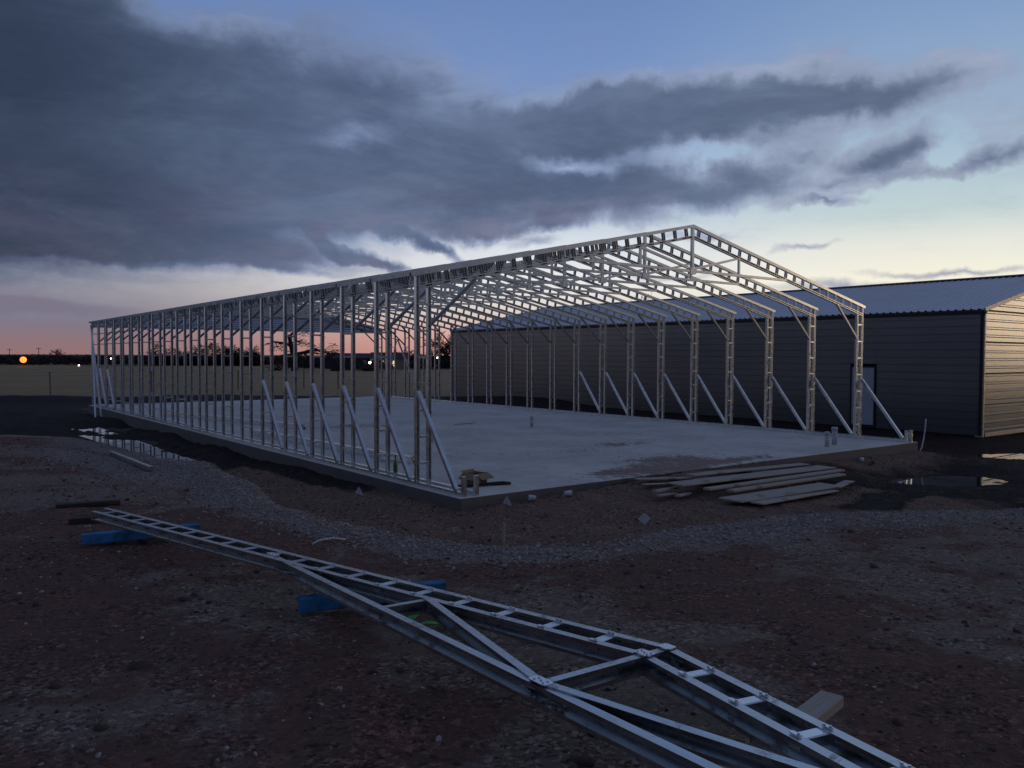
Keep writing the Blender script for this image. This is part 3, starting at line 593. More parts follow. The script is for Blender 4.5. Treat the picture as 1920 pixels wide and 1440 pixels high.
# ------------------------------------------------------------------ finished metal barn on the right
bx, by0, by1, bz0, bz1 = 20.3, .78, 30.0, -.50, 3.33; bw = 14.0; bpt = .218
barn = empty('metal_barn', (bx, by0, -.5)); tag(barn, 'long finished tan metal barn with ribbed siding, right of the bare frame', 'barn')
def addc(o):
    o.location = Vector(o.location)-Vector((bx, by0, -.5)); return o
def ribbed(name, u0, u1, z0, z1, fn, nr, m_, clip=None, gap=.004, zmin=-9, deep=False):
    """sheet with horizontal ribs; fn(u, z, out) -> xyz ; clip(z) -> (u0,u1)"""
    q = MB(); prof = []; rows = []
    for k in range(nr):
        a = z0+(z1-z0-gap)*k/nr; h = (z1-z0)/nr
        if a < zmin-.01: continue
        prof += [(a, .0), (a+h*.50, .0), (a+h*.60, .026), (a+h*.76, .026), (a+h*.86, 0)] if deep else [(a, .012), (a+h*.86, .0125), (a+h*.89, -.012), (a+h*.965, -.012)]
    prof.append((z1-gap, .012))
    for z, o in prof:
        ua, ub = clip(z) if clip else (u0, u1); ua = max(ua, u0); ub = min(ub, u1)
        if ub <= ua+.01: continue
        kk = len(q.v); q.v += [fn(ua, z, o), fn(ub, z, o)]
        if rows: q.f.append((rows[-1], rows[-1]+1, kk+1, kk))
        rows.append(kk)
    if len(rows) < 2: return None
    me_ = q.mesh(name); o = link(name, me_, m_, barn); 
    so = o.modifiers.new('s', 'SOLIDIFY'); so.thickness = .003; so.offset = 0
    o.location = -Vector((bx, by0, -.5)); return o
bl = by1-by0; nseg = 5; H = bz1-bz0; nc = 4
dy0, dy1, dz1 = 4.16, 5.06, 1.56
fnW = lambda u, z, o: (bx-o, u, z)
for c in range(nc):
    for s in range(nseg):
        u0 = by0+bl*s/nseg; u1 = by0+bl*(s+1)/nseg-.006; z0 = bz0+H*c/nc; z1 = bz0+H*(c+1)/nc
        nr = 4
        if u0 < dy0 < u1 and z0 < dz1:
            ribbed('siding_sheet', u0, dy0-.01, z0, z1, fnW, nr, M_siding); ribbed('siding_sheet', dy1+.01, u1, z0, z1, fnW, nr, M_siding)
            if z1 > dz1+.1: ribbed('siding_sheet', dy0, dy1, z0, z1, fnW, nr, M_siding, zmin=dz1)
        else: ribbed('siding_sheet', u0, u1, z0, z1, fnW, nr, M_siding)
def clipg(z):
    if z <= bz1: return (bx, bx+bw)
    d = (z-bz1)/bpt; return (bx+d, bx+bw-d)
for y_g, sg in ((by0, -1), (by1, 1)):
    fnG = lambda u, z, o, y_g=y_g, sg=sg: (u, y_g+sg*(o+.002), z)
    for c in range(6):
        z0 = bz0+H*c/nc; z1 = bz0+H*(c+1)/nc
        if sg < 0:
            for a, b in ((bx+.01, bx+bw/2-.003), (bx+bw/2+.003, bx+bw-.01)): ribbed('gable_sheet', a, b, z0, z1, fnG, 4, M_siding, clipg, deep=True)
        else: ribbed('gable_sheet', bx+.01, bx+bw-.01, z0, z1, fnG, 4, M_siding, clipg)
    for (xa, za, xb, zb) in ((bx-.12, bz1-.01, bx+bw/2, bz1+bpt*bw/2+.02), (bx+bw+.12, bz1-.01, bx+bw/2, bz1+bpt*bw/2+.02)):
        addc(MB().beam((xa, y_g+sg*.05, za), (xb, y_g+sg*.05, zb), .04, .12).build('rake_trim', M_ltrim, barn))
q = MB(); 
for u in (bx+bw,): q.box(u-.02, u, by0+.01, by1-.01, bz0, bz1)
addc(q.build('rear_wall', M_siding, barn))
addc(MB().box(bx-.035, bx+.03, by0-.035, by0+.06, bz0, bz1-.03).build('corner_trim', M_ltrim, barn))
addc(MB().box(bx-.05, bx-.026, by0+.01, by0+.10, bz0, bz1-.03).build('corner_trim', M_trim, barn))
addc(MB().box(bx-.03, bx+.03, by1-.05, by1+.03, bz0, bz1-.03).build('corner_trim', M_trim, barn))
addc(MB().box(bx-.10, bx-.028, by0-.08, by1+.05, bz1-.13, bz1-.035).build('eave_trim', M_trim, barn))
addc(MB().box(bx+.03, bx+bw-.03, by0+.03, by1-.03, bz0-.55, bz0+.05).build('foundation', M_woodd, barn))
addc(MB().box(bx-.04, bx+.02, by0-.04, by0+.2, bz0-.04, bz0+.0).build('base_trim', M_ltrim, barn))
addc(MB().box(bx+.1, bx+bw, by0-.05, by0+.0, bz0-.03, bz0+.08).build('base_trim', M_ltrim, barn))
dr_ = MB().box(bx-.03, bx+.01, dy0+.05, dy1-.05, bz0+.10, dz1-.03).build('door', M_door, barn); addc(dr_)
hd = MB().tube([(bx-.03, dy0+.14, .5), (bx-.10, dy0+.14, .5)], .03, 8).build('door_handle', M_galvb, None); hd.parent = dr_
q = MB(); q.box(bx-.06, bx, dy0, dy0+.045, bz0, dz1+.02).box(bx-.06, bx, dy1-.045, dy1, bz0, dz1+.02).box(bx-.058, bx, dy0+.046, dy1-.046, dz1-.02, dz1+.02).box(bx-.058, bx, dy0+.046, dy1-.046, bz0, bz0+.09)
addc(q.build('door_frame', M_trim, barn))
# roof sheets: one rib profile, shared
zr = bz1+bpt*bw/2; sw = .914; nsh = int(round(bl/sw)); sw = (bl+.14)/nsh
prof = []
for k in range(4):
    a = sw*k/4; h = sw/4; prof += [(a, 0), (a+h*.55, 0), (a+h*.67, .036), (a+h*.85, .036)]
prof.append((sw-.003, 0))
q = MB(); rows = []
for y, o in prof:
    kk = len(q.v); q.v += [(-.14, y, -.14*bpt+o), (bw/2-.01, y, bpt*bw/2+o)]
    if rows: q.f.append((rows[-1], rows[-1]+1, kk+1, kk))
    rows.append(kk)
me_rs = q.mesh('roof_sheet'); me_rs.materials.append(M_roof)
for s in range(nsh):
    for sd_ in (0, 1):
        o = link('roof_sheet', me_rs, None, barn)
        if sd_ == 0: o.location = Vector((bx, by0-.07+s*sw, bz1+.03))-Vector((bx, by0, -.5))
        else: o.location = Vector((bx+bw, by0-.07+(s+1)*sw, bz1+.03))-Vector((bx, by0, -.5)); o.rotation_euler = (0, 0, math.pi)
        so = o.modifiers.new('s', 'SOLIDIFY'); so.thickness = .003
q = MB(); q.beam((bx+bw/2-.12, by0-.09, zr+.065), (bx+bw/2-.12, by1+.09, zr+.065), .26, .03, (-bpt, 0, 1)).beam((bx+bw/2+.12, by0-.09, zr+.063), (bx+bw/2+.12, by1+.09, zr+.063), .26, .03, (bpt, 0, 1))
addc(q.build('ridge_cap', M_trim, barn))

# ------------------------------------------------------------------ truss lying on timbers in the foreground
qx, qy, qa, qh, qtu, qtv = -4.609, -7.770, 4.682, .610, .033, -.014
RI, DPG, TVG, TUG, SUG = 1.245, .150, .516, 2.996, 4.622
ea = Vector((math.cos(qa), math.sin(qa), 0)); na = Vector((-math.sin(qa), math.cos(qa), 0))
def G(u, v): return Vector((qx, qy, qh))+ea*(u-6)+na*v+Vector((0, 0, qtu*(u-6)+qtv*v))
GO = G(6, .6)-Vector((0, 0, .05)); nG = (G(7, 0)-G(6, 0)).cross(G(6, 1)-G(6, 0)).normalized(); nG = nG if nG.z > 0 else -nG
ft = empty('fallen_roof_truss', GO); tag(ft, 'long galvanised ladder-like roof truss lying flat across the dirt in the foreground', 'roof truss')
def gb(name, a, b, w=.044, h=.082, m_=M_galvf, dz=0, ch=0, face=(-1, -.35, 0)):
    q = MB(); a2 = a-GO-nG*(h/2)+nG*dz; b2 = b-GO-nG*(h/2)+nG*dz
    if name == 'rung': q.beam(a2, b2, w, h, nG, .004)
    else: q.chan(a2, b2, w, h, nG, face, .016, .0035)
    return q.build(name, m_, ft)
fo = lambda u: RI*(u if u <= 6 else 12-u)/6
gb('outer_chord', G(-.14, fo(-.14)), G(6.02, RI)); gb('outer_chord', G(12.14, fo(12.14)), G(5.98, RI), dz=-.002)
dn = Vector((RI, -6)).normalized()
gb('inner_chord', G(.0, -DPG*1.02), G(6, RI-DPG*1.02), dz=-.001); gb('inner_chord', G(12, -DPG*1.02), G(6, RI-DPG*1.02), dz=-.003)
gb('king_post', G(6, RI-.03), G(6, TVG), .044, .078, dz=-.004)
gb('tie_beam', G(TUG-.05, TVG), G(12.05-TUG, TVG), .044, .08, dz=-.005)
for a in (SUG, 12-SUG):
    gb('web_strut', G(6+(.05 if a > 6 else -.05), TVG+.02), G(a, fo(a)-DPG-.01), .042, .074, dz=.002)
    gb('web_post', G(a, TVG), G(a, fo(a)-DPG), .04, .066, dz=-.007)
for s in (0, 1):
    for k in range(19):
        u = .12+(6-.42)*k/18
        if s: u = 12-u
        v = fo(u); sg = 1 if u < 6 else -1
        gb('rung', G(u, v), G(u+sg*DPG*.2, v-DPG), .055, .040, M_galvb if k > 12 else M_galvf, dz=-.006)
def plate(name, u, v, wu, wv, ang=0):
    c = G(u, v)-GO; e1 = (G(u+1, v)-G(u, v)).normalized(); e2 = nG.cross(e1)
    e1r = e1*math.cos(ang)+e2*math.sin(ang); e2r = nG.cross(e1r); pts = []
    for a, b in ((-1, -.75), (-.75, -1), (.75, -1), (1, -.7), (1, .7), (.7, 1), (-.72, 1), (-1, .75)): pts.append(c+e1r*a*wu+e2r*b*wv+nG*.0005)
    MB().poly(pts, nG*.005).build(name, M_galvb, ft)
plate('gusset_plate', 6, TVG+.01, .055, .028); plate('gusset_plate', 6, RI-DPG, .045, .03); plate('gusset_plate', 6, RI-.01, .035, .03)
plate('gusset_plate', TUG-.02, TVG, .07, .022, .1)
for s in (0, 1):
    for k in range(11, 19):
        u = .12+(6-.42)*k/18
        if s: u = 12-u
        sg = 1 if u < 6 else -1; plate('weld_tab', u+sg*DPG*.2, fo(u)-DPG*.95, .022, .010, sg*.2); plate('weld_tab', u, fo(u)-.004, .02, .008, sg*.2)

q = MB()
def screw(u, v):
    c = G(u, v)-GO+nG*.006; q.tube([c, c+nG*.004], .0055, 6)
for (u, v) in [(6, TVG+.01), (6, RI-DPG), (TUG-.02, TVG)]:
    for du, dv in ((-.028, -.012), (.028, -.012), (-.028, .012), (.028, .012), (0, 0)): screw(u+du, v+dv)
for s_i in (0, 1):
    for k in range(8, 19):
        u = .12+(6-.42)*k/18
        if s_i: u = 12-u
        sg = 1 if u < 6 else -1; screw(u+sg*DPG*.2+.012, fo(u)-DPG*.95); screw(u+.012, fo(u)-.006); screw(u-.012, fo(u)-.006)
sc_ = q.build('screw', M_galvb, ft); sc_['kind'] = 'stuff'
def timber(name, a, b, w, h, m_, label, cat, group=None):
    a = Vector(a); b = Vector(b); d = b-a; L_ = d.length; q = MB(); q.beam((0, 0, 0), (L_, 0, 0), w, h, (0, 0, 1), .006)
    o = q.build(name, m_); o.matrix_world = Matrix.Translation(a) @ d.to_track_quat('X', 'Z').to_matrix().to_4x4(); return tag(o, label, cat, group)
timber('blue_timber', (-4.80, -2.46, .30), (-3.86, -2.62, .302), .09, .09, M_blue, 'blue-painted square timber under the far left end of the fallen truss', 'timber')
timber('blue_timber', (-4.10, -5.44, .335), (-3.22, -5.74, .365), .09, .09, M_blue, 'blue-painted square timber under the middle of the fallen truss', 'timber')
timber('wooden_block', (-4.35, -2.62, .235), (-4.05, -2.50, .24), .14, .05, M_woodd, 'dark wooden block propping up the left blue timber', 'wooden block')
timber('wooden_block', (-3.72, -5.68, .262), (-3.50, -5.50, .27), .14, .07, M_woodd, 'dark wooden block propping up the middle blue timber', 'wooden block')
timber('grey_timber', (-2.98, -8.37, .45), (-4.35, -8.62, .46), .10, .05, M_wood, 'bare grey plank sticking out from under the nearest part of the fallen truss', 'plank')
timber('wooden_block', (-3.45, -8.40, .355), (-3.62, -8.52, .355), .15, .14, M_woodd, 'dark wooden block under the bare grey plank', 'wooden block')
timber('dark_board', (-4.62, .10, gz(-4.5, .1)+.02), (-3.98, -.02, gz(-4.2, 0)+.03), .12, .045, M_woodd, 'short black board lying just beyond the far left end of the fallen truss', 'board')
timber('dark_board', (-4.66, -1.0, gz(-4.6, -1)+.03), (-4.18, -1.15, gz(-4.2, -1.1)+.05), .12, .07, M_woodd, 'dark board lying under the tip of the fallen truss', 'board')
tube_thing('loose_tube', (-2.57, 7.43, gz(-2.57, 7.43)+.05), (-2.88, 3.1, gz(-2.88, 3.1)+.06), 'single steel tube lying on the gravel left of the slab', 'steel tube', .07, .06, M_galvd)

# green lifting straps
def ribbon(name, pts, w, m_, label, cat):
    q = MB(); pts = [Vector(p) for p in pts]; c = sum(pts, Vector())/len(pts)
    for a, b in zip(pts[:-1], pts[1:]): q.beam(a-c, b-c+(b-a).normalized()*.004, w, .005, (0, 0, 1))
    return tag(q.build(name, m_, None, c), label, cat)
def loop(cx, cy, r1, r2, h, a0, a1, n=14):
    return [(cx+r1*math.cos(a0+(a1-a0)*k/n), cy+r2*math.sin(a0+(a1-a0)*k/n), gz(cx, cy)+.03+h*math.sin(math.pi*k/n)**2) for k in range(n+1)]
ribbon('lifting_strap', [(-3.66, -6.02, .30), (-3.56, -5.98, .33), (-3.46, -6.0, .36), (-3.37, -6.05, .34), (-3.36, -6.11, .30), (-3.42, -6.16, .29), (-3.52, -6.18, .30), (-3.60, -6.14, .31), (-3.68, -6.10, .29)], .05, M_green, 'green strap curled on dirt left of the diagonal strut of the fallen truss', 'strap')
ribbon('lifting_strap', [(-3.47, -6.44, .26), (-3.43, -6.47, .33), (-3.37, -6.50, .385), (-3.31, -6.54, .39), (-3.27, -6.58, .35), (-3.27, -6.62, .29), (-3.23, -6.70, .27), (-3.17, -6.80, .27)], .035, M_green, 'green strap standing in a loop right of the diagonal strut of the fallen truss', 'strap')
q = MB(); P0 = [(-3.12, -3.45), (-3.03, -3.36), (-2.96, -3.38), (-2.88, -3.30), (-2.78, -3.38)]
c0 = (-2.95, -3.38, gz(-2.95, -3.38)); q.tube([(x-c0[0], (y-c0[1])*.5, .015+.02*math.sin(k*.9)) for k, (x, y) in enumerate(P0)], .009, 6)
tag(q.build('wire_scrap', M_white, None, c0, True), 'short piece of white wire lying on the dirt beyond the fallen truss', 'wire')

# ------------------------------------------------------------------ things on and round the slab
bxo = empty('cardboard_box', (.74, -.42, 0), .35); tag(bxo, 'open cardboard box standing on the slab at the near left corner', 'cardboard box')
bwx, bwy, bh = .14, .11, .17
for a in ((-bwx, bwy), (-bwx, -bwy)): pass
q = MB(); q.box(-bwx, bwx, -bwy, bwy, .001, .007); q.box(-bwx, -bwx+.006, -bwy, bwy, .007, bh); q.box(bwx-.006, bwx, -bwy, bwy, .007, bh); q.box(-bwx+.006, bwx-.006, bwy-.006, bwy, .007, bh); q.box(-bwx+.006, -.02, -bwy, -bwy+.006, .007, bh); q.box(-.02, bwx-.006, -bwy, -bwy+.006, .12, bh)
q.build('box_body', M_card, bxo)
MB().beam((-bwx, 0, bh), (-bwx-.12, 0, bh-.07), .26, .005, (.5, 0, 1)).build('box_flap', M_card, bxo)
MB().beam((0, -bwy, bh), (0, -bwy-.12, bh-.07), .30, .005).build('box_flap', M_card, bxo)
MB().beam((0, bwy, bh), (0, bwy+.04, bh+.03), .30, .005).build('box_flap', M_card, bxo)
q = MB(); q.tube([(-.5, .03, .03), (-.25, 0, .028), (0, -.04, .03), (.22, -.08, .028), (.34, -.13, .022)], [.022, .022, .024, .03, .02], 8)
tag(q.build('black_hose', M_black, None, (.80, -.62, 0), True), 'black tool handle lying on the slab in front of the cardboard box', 'tool')
def lathe(name, prof, m_, loc, label, cat, n=12, parent=None):
    q = MB(); 
    for r, z in prof:
        for j in range(n): a = 2*math.pi*j/n; q.v.append((r*math.cos(a), r*math.sin(a), z))
    for i in range(len(prof)-1):
        for j in range(n): q.f.append((i*n+j, i*n+(j+1) % n, (i+1)*n+(j+1) % n, (i+1)*n+j))
    q.f.append(tuple(reversed(range(n)))); q.f.append(tuple((len(prof)-1)*n+j for j in range(n)))
    o = q.build(name, m_, parent, loc, True); return tag(o, label, cat) if label else o
lathe('green_bottle', [(.034, 0), (.036, .02), (.036, .15), (.028, .19), (.014, .23), (.013, .28), (.016, .285), (.015, .30)], M_bottle, (.33, 1.22, 0), 'green bottle standing on the slab behind the second left post', 'bottle')
def pipe(x, y, h, r, label, z=0, m_=M_pvc):
    root = empty('pipe_stub', (x, y, z)); tag(root, label, 'pipe')
    lathe('pipe', [(r, -.02), (r, h)], m_, (0, 0, 0), None, None, 12, root); lathe('pipe_cap', [(r*1.18, h-.05), (r*1.18, h+.01), (r*.9, h+.02)], m_, (0, 0, 0), None, None, 12, root)
    return root
pipe(7.54, 6.71, .26, .045, 'short white plastic pipe stub standing alone in the middle of the slab')
pipe(9.55, -.66, .30, .045, 'left of two white plastic pipe stubs near the right corner of the slab')
pipe(10.06, -.52, .36, .055, 'taller right one of two white plastic pipe stubs near the right corner of the slab')
pipe(3.3, 4.9, .22, .04, 'short white plastic pipe stub on the slab seen between the first left posts')
q = MB(); b0 = Vector((12.05, -1.45, gz(12.05, -1.5)))
q.tube([(-.25, -.05, .02), (-.12, -.03, .12), (.02, 0, .30), (.12, .02, .52), (.16, .03, .72)], .016, 8)
tag(q.build('bent_conduit', M_pvc, None, b0, True), 'thin white conduit bent upward out of the ground at the right corner of the slab', 'conduit')
def cup(x, y, label, rot, dk=False):
    root = empty('paper_cup', (x, y, gz(x, y)+.04), rot); tag(root, label, 'cup')
    q = MB(); q.tube([(-.055, 0, 0), (.05, 0, .0)], [.03, .045], 12, False); q.build('cup_wall', M_white, root, None, True)
    q = MB(); q.tube([(-.056, 0, 0), (-.052, 0, 0)], .029, 12); q.build('cup_base', M_black if dk else M_white, root)
cup(.97, -1.46, 'crumpled white cup at the front slab edge, nearest the left corner', 2.6, True)
cup(1.54, -1.56, 'white cup on its side at the slab edge, between corner and lumber', -.3)
cup(9.43, -1.5, 'small white cup on the mud between the lumber and the right corner of the slab', .5)
def flag(x, y, label, hh, shape, ang):
    z = gz(x, y); root = empty('marker_flag', (x, y, z)); tag(root, label, 'marker flag')
    MB().tube([(0, 0, -.05), (.01, 0, hh)], .003, 5).build('flag_wire', M_wire, root)
    d = Vector((math.cos(ang), math.sin(ang), 0)); n_ = Vector((-d.y, d.x, 0))*.002
    if shape == 'tri': pts = [Vector((.01, 0, hh)), Vector((.01, 0, hh))+d*-.06-Vector((0, 0, .10)), Vector((.01, 0, hh))+d*.06-Vector((0, 0, .14))]
    else: pts = [Vector((0, 0, hh)), Vector((0, 0, hh-.075))-d*.085, Vector((0, 0, hh-.15)), Vector((0, 0, hh-.07))+d*.075]
    MB().poly(pts, n_).build('flag_sheet', M_white, root)
flag(-.67, .53, 'white marker flag in the dirt left of the slab below the first left posts', .16, 'tri', -.6)
flag(.27, -1.80, 'torn white triangular marker flag in front of the near left slab corner', .22, 'tri', -.7)
flag(1.06, -3.49, 'white diamond-shaped marker flag on the bare dirt in front of the lumber', .17, 'dia', -.6)
timber('survey_stake', (-.87, -3.25, gz(-.87, -3.25)-.05), (-.865, -3.25, gz(-.87, -3.25)+.21), .035, .03, M_wood, 'short wooden survey stake standing in the bare dirt in front of the slab corner', 'stake')
# lumber
PL = [((3.8, -1.86), (6.67, -2.00), .0, .15, .035, 'uppermost plank of the lumber pile, closest to the slab'),
      ((2.95, -2.30), (6.69, -2.42), -.01, .26, .035, 'wide plank across the middle of the lumber pile with a square near end'),
      ((3.12, -2.74), (6.66, -2.70), -.03, .10, .06, 'thick beam in front of the widest plank of the lumber pile'),
      ((3.42, -2.92), (6.44, -2.85), -.06, .10, .06, 'second thick beam lying close in front of the first in the lumber pile'),
      ((3.0, -3.24), (5.50, -3.22), -.11, .30, .035, 'broad sheet-like board lying at the front of the lumber pile'),
      ((3.15, -3.56), (5.20, -3.42), -.125, .16, .03, 'narrow board along the front edge of the lumber pile nearest the camera'),
      ((2.97, -1.50), (3.97, -1.78), -.03, .12, .04, 'short board touching the slab edge at the left of the lumber pile'),
      ((2.44, -2.44), (2.98, -2.30), -.10, .06, .05, 'lowest of the short sticks poking out left of the lumber pile'),
      ((2.50, -2.32), (3.20, -2.12), -.06, .06, .06, 'upper of the short sticks poking out left of the lumber pile'),
      ((2.64, -2.62), (3.12, -2.42), -.10, .06, .05, 'short stick nearest the camera at the left end of the lumber pile'),
      ((2.85, -1.76), (3.45, -1.82), -.07, .07, .03, 'dark short board between the slab edge and the lumber pile sticks'),
      ((3.7, -2.08), (6.2, -2.22), -.04, .12, .035, 'plank partly covered between the top two planks of the lumber pile'),
      ((4.5, -1.62), (6.3, -1.78), -.05, .14, .03, 'muddy plank at the back of the lumber pile against the slab'),
      ((5.30, -3.42), (6.20, -3.12), -.13, .12, .02, 'splintered board end lying in the mud at the right of the lumber pile')]
for a, b, z, w, h, lb in PL:
    w *= 1.35; h *= .55
    timber('plank', (a[0], a[1], z-h/2+.05), (b[0], b[1], z-h/2+.02+rng.uniform(-.01, .01)), w, h, M_wood, lb, 'plank', 'planks in the lumber pile')
# ------------------------------------------------------------------ fence, trees, lights
fn_ = empty('wire_fence', (1.69, 44.95, -.4)); tag(fn_, 'wire fence on thin rusty steel posts along the near edge of the dry field', 'fence')
fp = [(-14, 47.5), (-6, 46.2), (1.69, 44.95), (7.4, 45.1), (12.96, 45.28), (17.4, 44.6), (19.03, 42.53), (27, 38)]
for x, y in fp:
    MB().beam((0, 0, -.1), (rng.uniform(-.03, .03), 0, 1.35), .05, .05, YY).build('fence_post', M_rust, fn_, (x-1.69, y-44.95, gz(x, y)+.4))
for h in (.4, .75, 1.1, 1.3):
    MB().tube([(x-1.69, y-44.95, gz(x, y)+.4+h) for x, y in fp], .004, 4).build('wire', M_wire, fn_)

def tree(name, loc, H_, spread, seed, label, cat, group=None, levels=5, trunk=.25, droop=0., nb=3, lean=.0, forks=None, sides=5, rmin=.012):
    rd = random.Random(seed); root = empty(name, loc); tag(root, label, cat, group); T = MB(); Cr = MB(); Tw = MB()
    def grow(p, d, L_, r, lv):
        n = 4; pts = [p]; rad = [r]
        for k in range(n):
            d = (d+Vector((rd.uniform(-1, 1), rd.uniform(-1, 1), rd.uniform(-1, 1)-droop*lv*.5))*.22).normalized(); p = p+d*L_/n; pts.append(p); rad.append(max(rmin, r*(1-.5*(k+1)/n)))
        (T if lv == 0 else Cr if lv < 3 else Tw).tube(pts, rad, sides if lv < 3 else 3, False)
        if lv >= levels: return
        kids = nb+(1 if lv < 2 else 0)
        for c in range(kids):
            k = rd.randint(1 if lv else 2, n); a = rd.uniform(0, 6.28)
            side = Vector((math.cos(a), math.sin(a), rd.uniform(-.25, .45)-droop)).normalized()
            nd = (d*.55+side*spread*(1.0 if lv < 2 else .8)).normalized(); grow(pts[k], nd, L_*rd.uniform(.55, .85), rad[k]*.68, lv+1)
    grow(Vector((0, 0, -.2)), Vector((lean, 0, 1)).normalized(), H_*.38, trunk, 0)
    T.build('trunk', M_bark, root); Cr.build('limbs', M_bark, root); Tw.build('twigs', M_bark, root)
    return root
def gzf(x, y): return gz(x, y)-.05
tree('oak_tree', (41.2, 103.4, gzf(41.2, 103.4)), 14.0, 1.5, 12, 'large bare spreading oak tree standing alone in the field behind the left wall posts', 'tree', None, 5, .55, .10, 3, rmin=.034)
for k, (x, y, s_) in enumerate([(46.4, 100.2, 1.0), (50.5, 98.2, 1.15), (39.0, 105.5, .7)]):
    rd = random.Random(k+40); root = empty('fallen_branches', (x, y, gzf(x, y))); q = MB()
    for j in range(26):
        a = rd.uniform(0, 6.28); L_ = rd.uniform(.8, 2.6)*s_; q.tube([(rd.uniform(-1, 1), rd.uniform(-.5, .5), .1), (math.cos(a)*L_*.6, math.sin(a)*L_*.5, rd.uniform(.2, .9)), (math.cos(a)*L_*1.2, math.sin(a)*L_, rd.uniform(.1, 1.3))], [.07, .05, .02], 4)
    q.build('branch', M_bark, root)
    tag(root, ['heap of fallen branches on the grass just right of the oak trunk', 'heap of fallen branches on the grass farthest right of the oak', 'small heap of fallen branches on the grass left of the oak trunk'][k], 'branches', 'fallen branches under the oak')
def cr_at(px, dep, lift=0):
    lat_ = (px-960)/1538.3*dep; x = CAM[0]+math.sin(YAW)*dep+math.cos(YAW)*lat_; y = CAM[1]+math.cos(YAW)*dep-math.sin(YAW)*lat_; return x, y
HZ = [(108, 300, 5.5, 'lone small bare tree on the horizon between the orange lamp and the frame'), (297, 190, 7.5, 'tall forked bare tree leftmost of the clump seen between the left posts'), (338, 180, 6, 'thin bare tree in the clump seen between the left posts, second from its left'), (362, 175, 6.5, 'bushy bare tree in the clump left of the middle left posts'),
      (385, 180, 8, 'tallest bare tree of the clump seen between the left posts'), (402, 178, 7.2, 'bare tree just right of the tallest in the clump left of the oak'), (425, 182, 6.4, 'low bare tree right of centre in the clump left of the oak'), (447, 180, 6.8, 'bare tree near the right end of the clump left of the oak'), (468, 184, 6, 'last low bare tree of the clump just left of the oak'),
      (748, 170, 5.6, 'small bare tree behind the step ladder'), (762, 165, 6.6, 'bare reddish tree between the step ladder and the metal barn'), (832, 150, 7.2, 'bare tree rising beside the far end of the metal barn'), (843, 148, 8.2, 'tallest bare tree against the far corner of the metal barn'), (820, 155, 5.6, 'low bare tree left of the two at the far corner of the metal barn')]
for k, (px, dep, h_, lb) in enumerate(HZ):
    x, y = cr_at(px, dep); tree('bare_tree', (x, y, gzf(x, y)), h_*.95, .75, 100+k, lb, 'tree', 'bare winter trees beyond the field', 5, .17, 0, 3, 0, sides=4, rmin=.04)
x, y = cr_at(1176, 62); tree('bare_tree', (x, y, gzf(x, y)), 8.8, .5, 300, 'tip of a dark tree showing over the ridge of the metal barn', 'tree', None, 5, .12, 0, 4)
# dark brush line that closes the field
def brush(name, d0, d1, px0, px1, n, hmin, hmax, m_, seed):
    r2 = np.random.default_rng(seed); px = r2.uniform(px0, px1, n); dep = r2.uniform(d0, d1, n)
    lat_ = (px-960)/1538.3*dep; x = CAM[0]+math.sin(YAW)*dep+math.cos(YAW)*lat_; y = CAM[1]+math.cos(YAW)*dep-math.sin(YAW)*lat_
    z = terrain(x, y); hh = (hmin+(hmax-hmin)*np.clip(.5+1.3*fbm(px*.035, dep*.02, 4, seed), 0, 1))
    zz = z+hh*r2.uniform(0, 1, n)**.6; s_ = r2.uniform(.15, .45, n)
    V = r2.normal(0, 1, (n, 3, 3))*s_[:, None, None]*np.array([1, 1, .55]); V += np.stack([x, y, zz], -1)[:, None]
    V[..., 2] = np.maximum(V[..., 2], z[:, None]-.1)
    me_ = bpy.data.meshes.new(name); me_.vertices.add(n*3); me_.vertices.foreach_set('co', V.astype(np.float32).ravel())
    me_.loops.add(n*3); me_.loops.foreach_set('vertex_index', np.arange(n*3, dtype=np.int32)); me_.polygons.add(n)
    me_.polygons.foreach_set('loop_start', np.arange(n, dtype=np.int32)*3); me_.polygons.foreach_set('loop_total', np.full(n, 3, np.int32)); me_.update(calc_edges=True)
    return tag(link(name, me_, m_), kind='stuff')
brush('brush_line', 172, 260, -500, 560, 60000, 1.0, 1.7, M_scrub, 3)
brush('brush_line', 140, 230, 540, 1100, 42000, .8, 1.6, M_scrub, 4)
brush('brush_line', 260, 420, -600, 2400, 50000, 1.2, 2.3, M_scrub, 5)
brush('clump_brush', 170, 178, 275, 490, 9000, 1.2, 2.6, M_scrub, 6)
# lights and farmstead far off
def lamp(px, dep, zc, r, em, label, hp):
    x, y = cr_at(px, dep); z = gzf(x, y); root = empty('yard_light', (x, y, z)); tag(root, label, 'light')
    MB().tube([(0, 0, 0), (0, 0, zc-z+r*.2)], .06, 6).build('pole', M_wire, root)
    q = MB(); q.box(-r*.5, r*.5, -.15, .25, zc-z+r*.9, zc-z+r*1.1); q.build('lamp_hood', M_trim, root)
    qq = [(r*math.sin(math.pi*k/6)+.001, zc-z-r*math.cos(math.pi*k/6)) for k in range(7)]
    lathe('lamp_globe', qq, em, (-.2*math.sin(YAW), -.2*math.cos(YAW), 0), None, None, 10, root)
lamp(45, 150, .80, .55, E_or, 'bright orange light glowing at the far left edge of the field', 1)
lamp(149, 150, -.18, .12, E_wh, 'tiny white light left of the pale farm pond', 1)
lamp(209, 165, 1.0, .13, E_wh, 'small white light seen between the far left posts', 1)
lamp(694, 135, .62, .22, E_wh, 'bright white yard light in front of the parked vehicles behind the frame', 1)
lamp(820, 150, 1.45, .13, E_wh, 'small pale light beside the bare trees at the end of the metal barn', 1)
x, y = cr_at(730, 136); hz_ = gzf(x, y); hs = empty('farm_house', (x, y, hz_), -YAW); tag(hs, 'distant low farmhouse with a lit yellow window behind the right part of the frame', 'house')
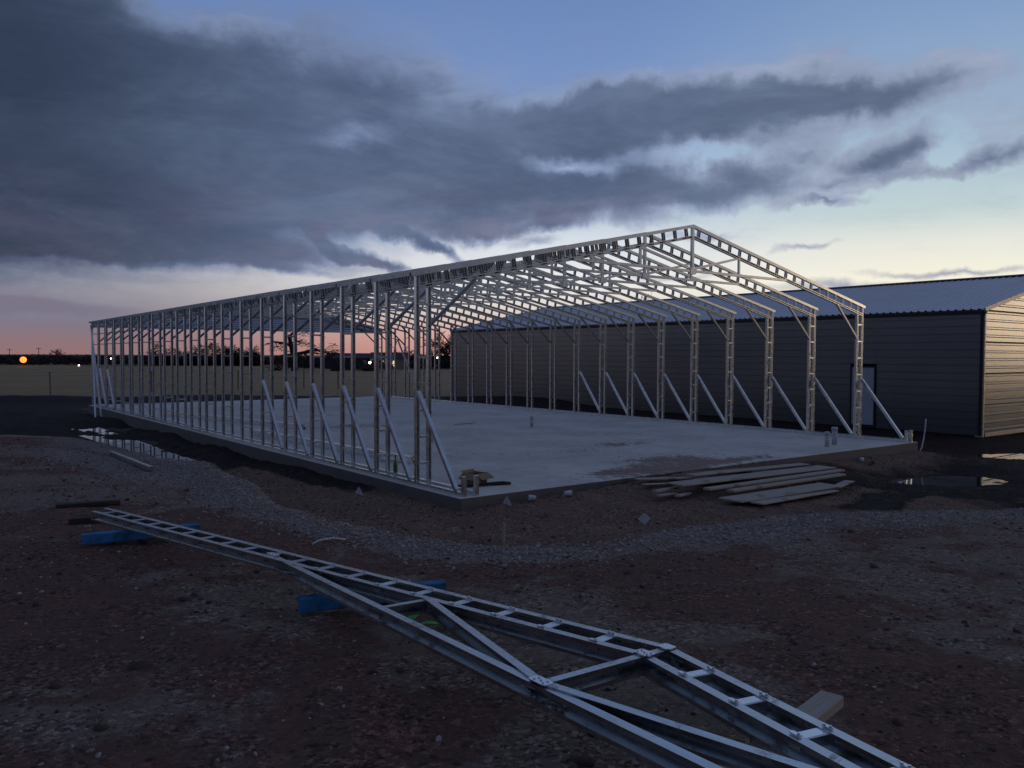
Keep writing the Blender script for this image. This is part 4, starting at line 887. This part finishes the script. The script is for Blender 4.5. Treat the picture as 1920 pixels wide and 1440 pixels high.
MB().box(-3.2, 2.6, 0, 5, 0, 1.9).build('wall', M_wall, hs)
MB().poly([(-3.5, -.3, 1.9), (-3.5, 2.5, 2.9), (-3.5, 5.3, 1.9)], (6.4, 0, 0)).build('roof', M_shing, hs)
wn = MB().box(.3, .85, -.06, -.01, .6, 1.5).build('window', E_win, hs); MB().box(.55, .60, -.09, -.062, .6, 1.5).build('sash', M_trim, wn)
wn = MB().box(-1.5, -1.0, -.06, -.01, .8, 1.5).build('window', E_win, hs)
x, y = cr_at(665, 140); sh = empty('farm_shed', (x, y, gzf(x, y)), -YAW); tag(sh, 'long low dark shed on the horizon left of the distant farmhouse', 'shed')
MB().box(-5, 5, 0, 5, 0, 1.9).build('wall', M_shing, sh); MB().poly([(-5.3, -.3, 1.9), (-5.3, 2.5, 2.75), (-5.3, 5.3, 1.9)], (10.6, 0, 0)).build('roof', M_shing, sh)
def truck(px, dep, label, ang, m_):
    x, y = cr_at(px, dep); r_ = empty('pickup_truck', (x, y, gzf(x, y)), -YAW+ang); tag(r_, label, 'pickup truck')
    q = MB(); q.poly([(-2.6, -.9, .4), (2.5, -.9, .4), (2.5, -.9, .95), (1.2, -.9, 1.05), (.8, -.9, 1.65), (-.6, -.9, 1.65), (-.9, -.9, 1.05), (-2.6, -.9, 1.0)], (0, 1.8, 0)); q.build('body', m_, r_)
    MB().poly([(1.05, -.91, 1.08), (.74, -.91, 1.55), (-.55, -.91, 1.55), (-.8, -.91, 1.08)], (0, -.01, 0)).build('side_window', M_black, r_)
    for wx in (-1.6, 1.6):
        for wy in (-.92, .74): MB().tube([(wx, wy, .36), (wx, wy+.2, .36)], .36, 12).build('wheel', M_black, r_)
truck(706, 126, 'dark parked pickup right of the bright yard light', .1, M_shing)
truck(676, 128, 'dark parked pickup left of the bright yard light', 3.0, M_shing)
def mast(px, dep, h_, label):
    x, y = cr_at(px, dep); r_ = empty('utility_pole', (x, y, gzf(x, y)), -YAW); tag(r_, label, 'pole')
    MB().tube([(0, 0, 0), (0, 0, h_)], .16, 6).build('pole', M_bark, r_); MB().beam((-1.3, 0, h_-.6), (1.3, 0, h_-.6), .2, .2).build('cross_arm', M_bark, r_)
mast(18, 420, 5.2, 'utility pole on the horizon left of the orange light'); mast(73, 420, 5.8, 'utility pole on the horizon right of the orange light')
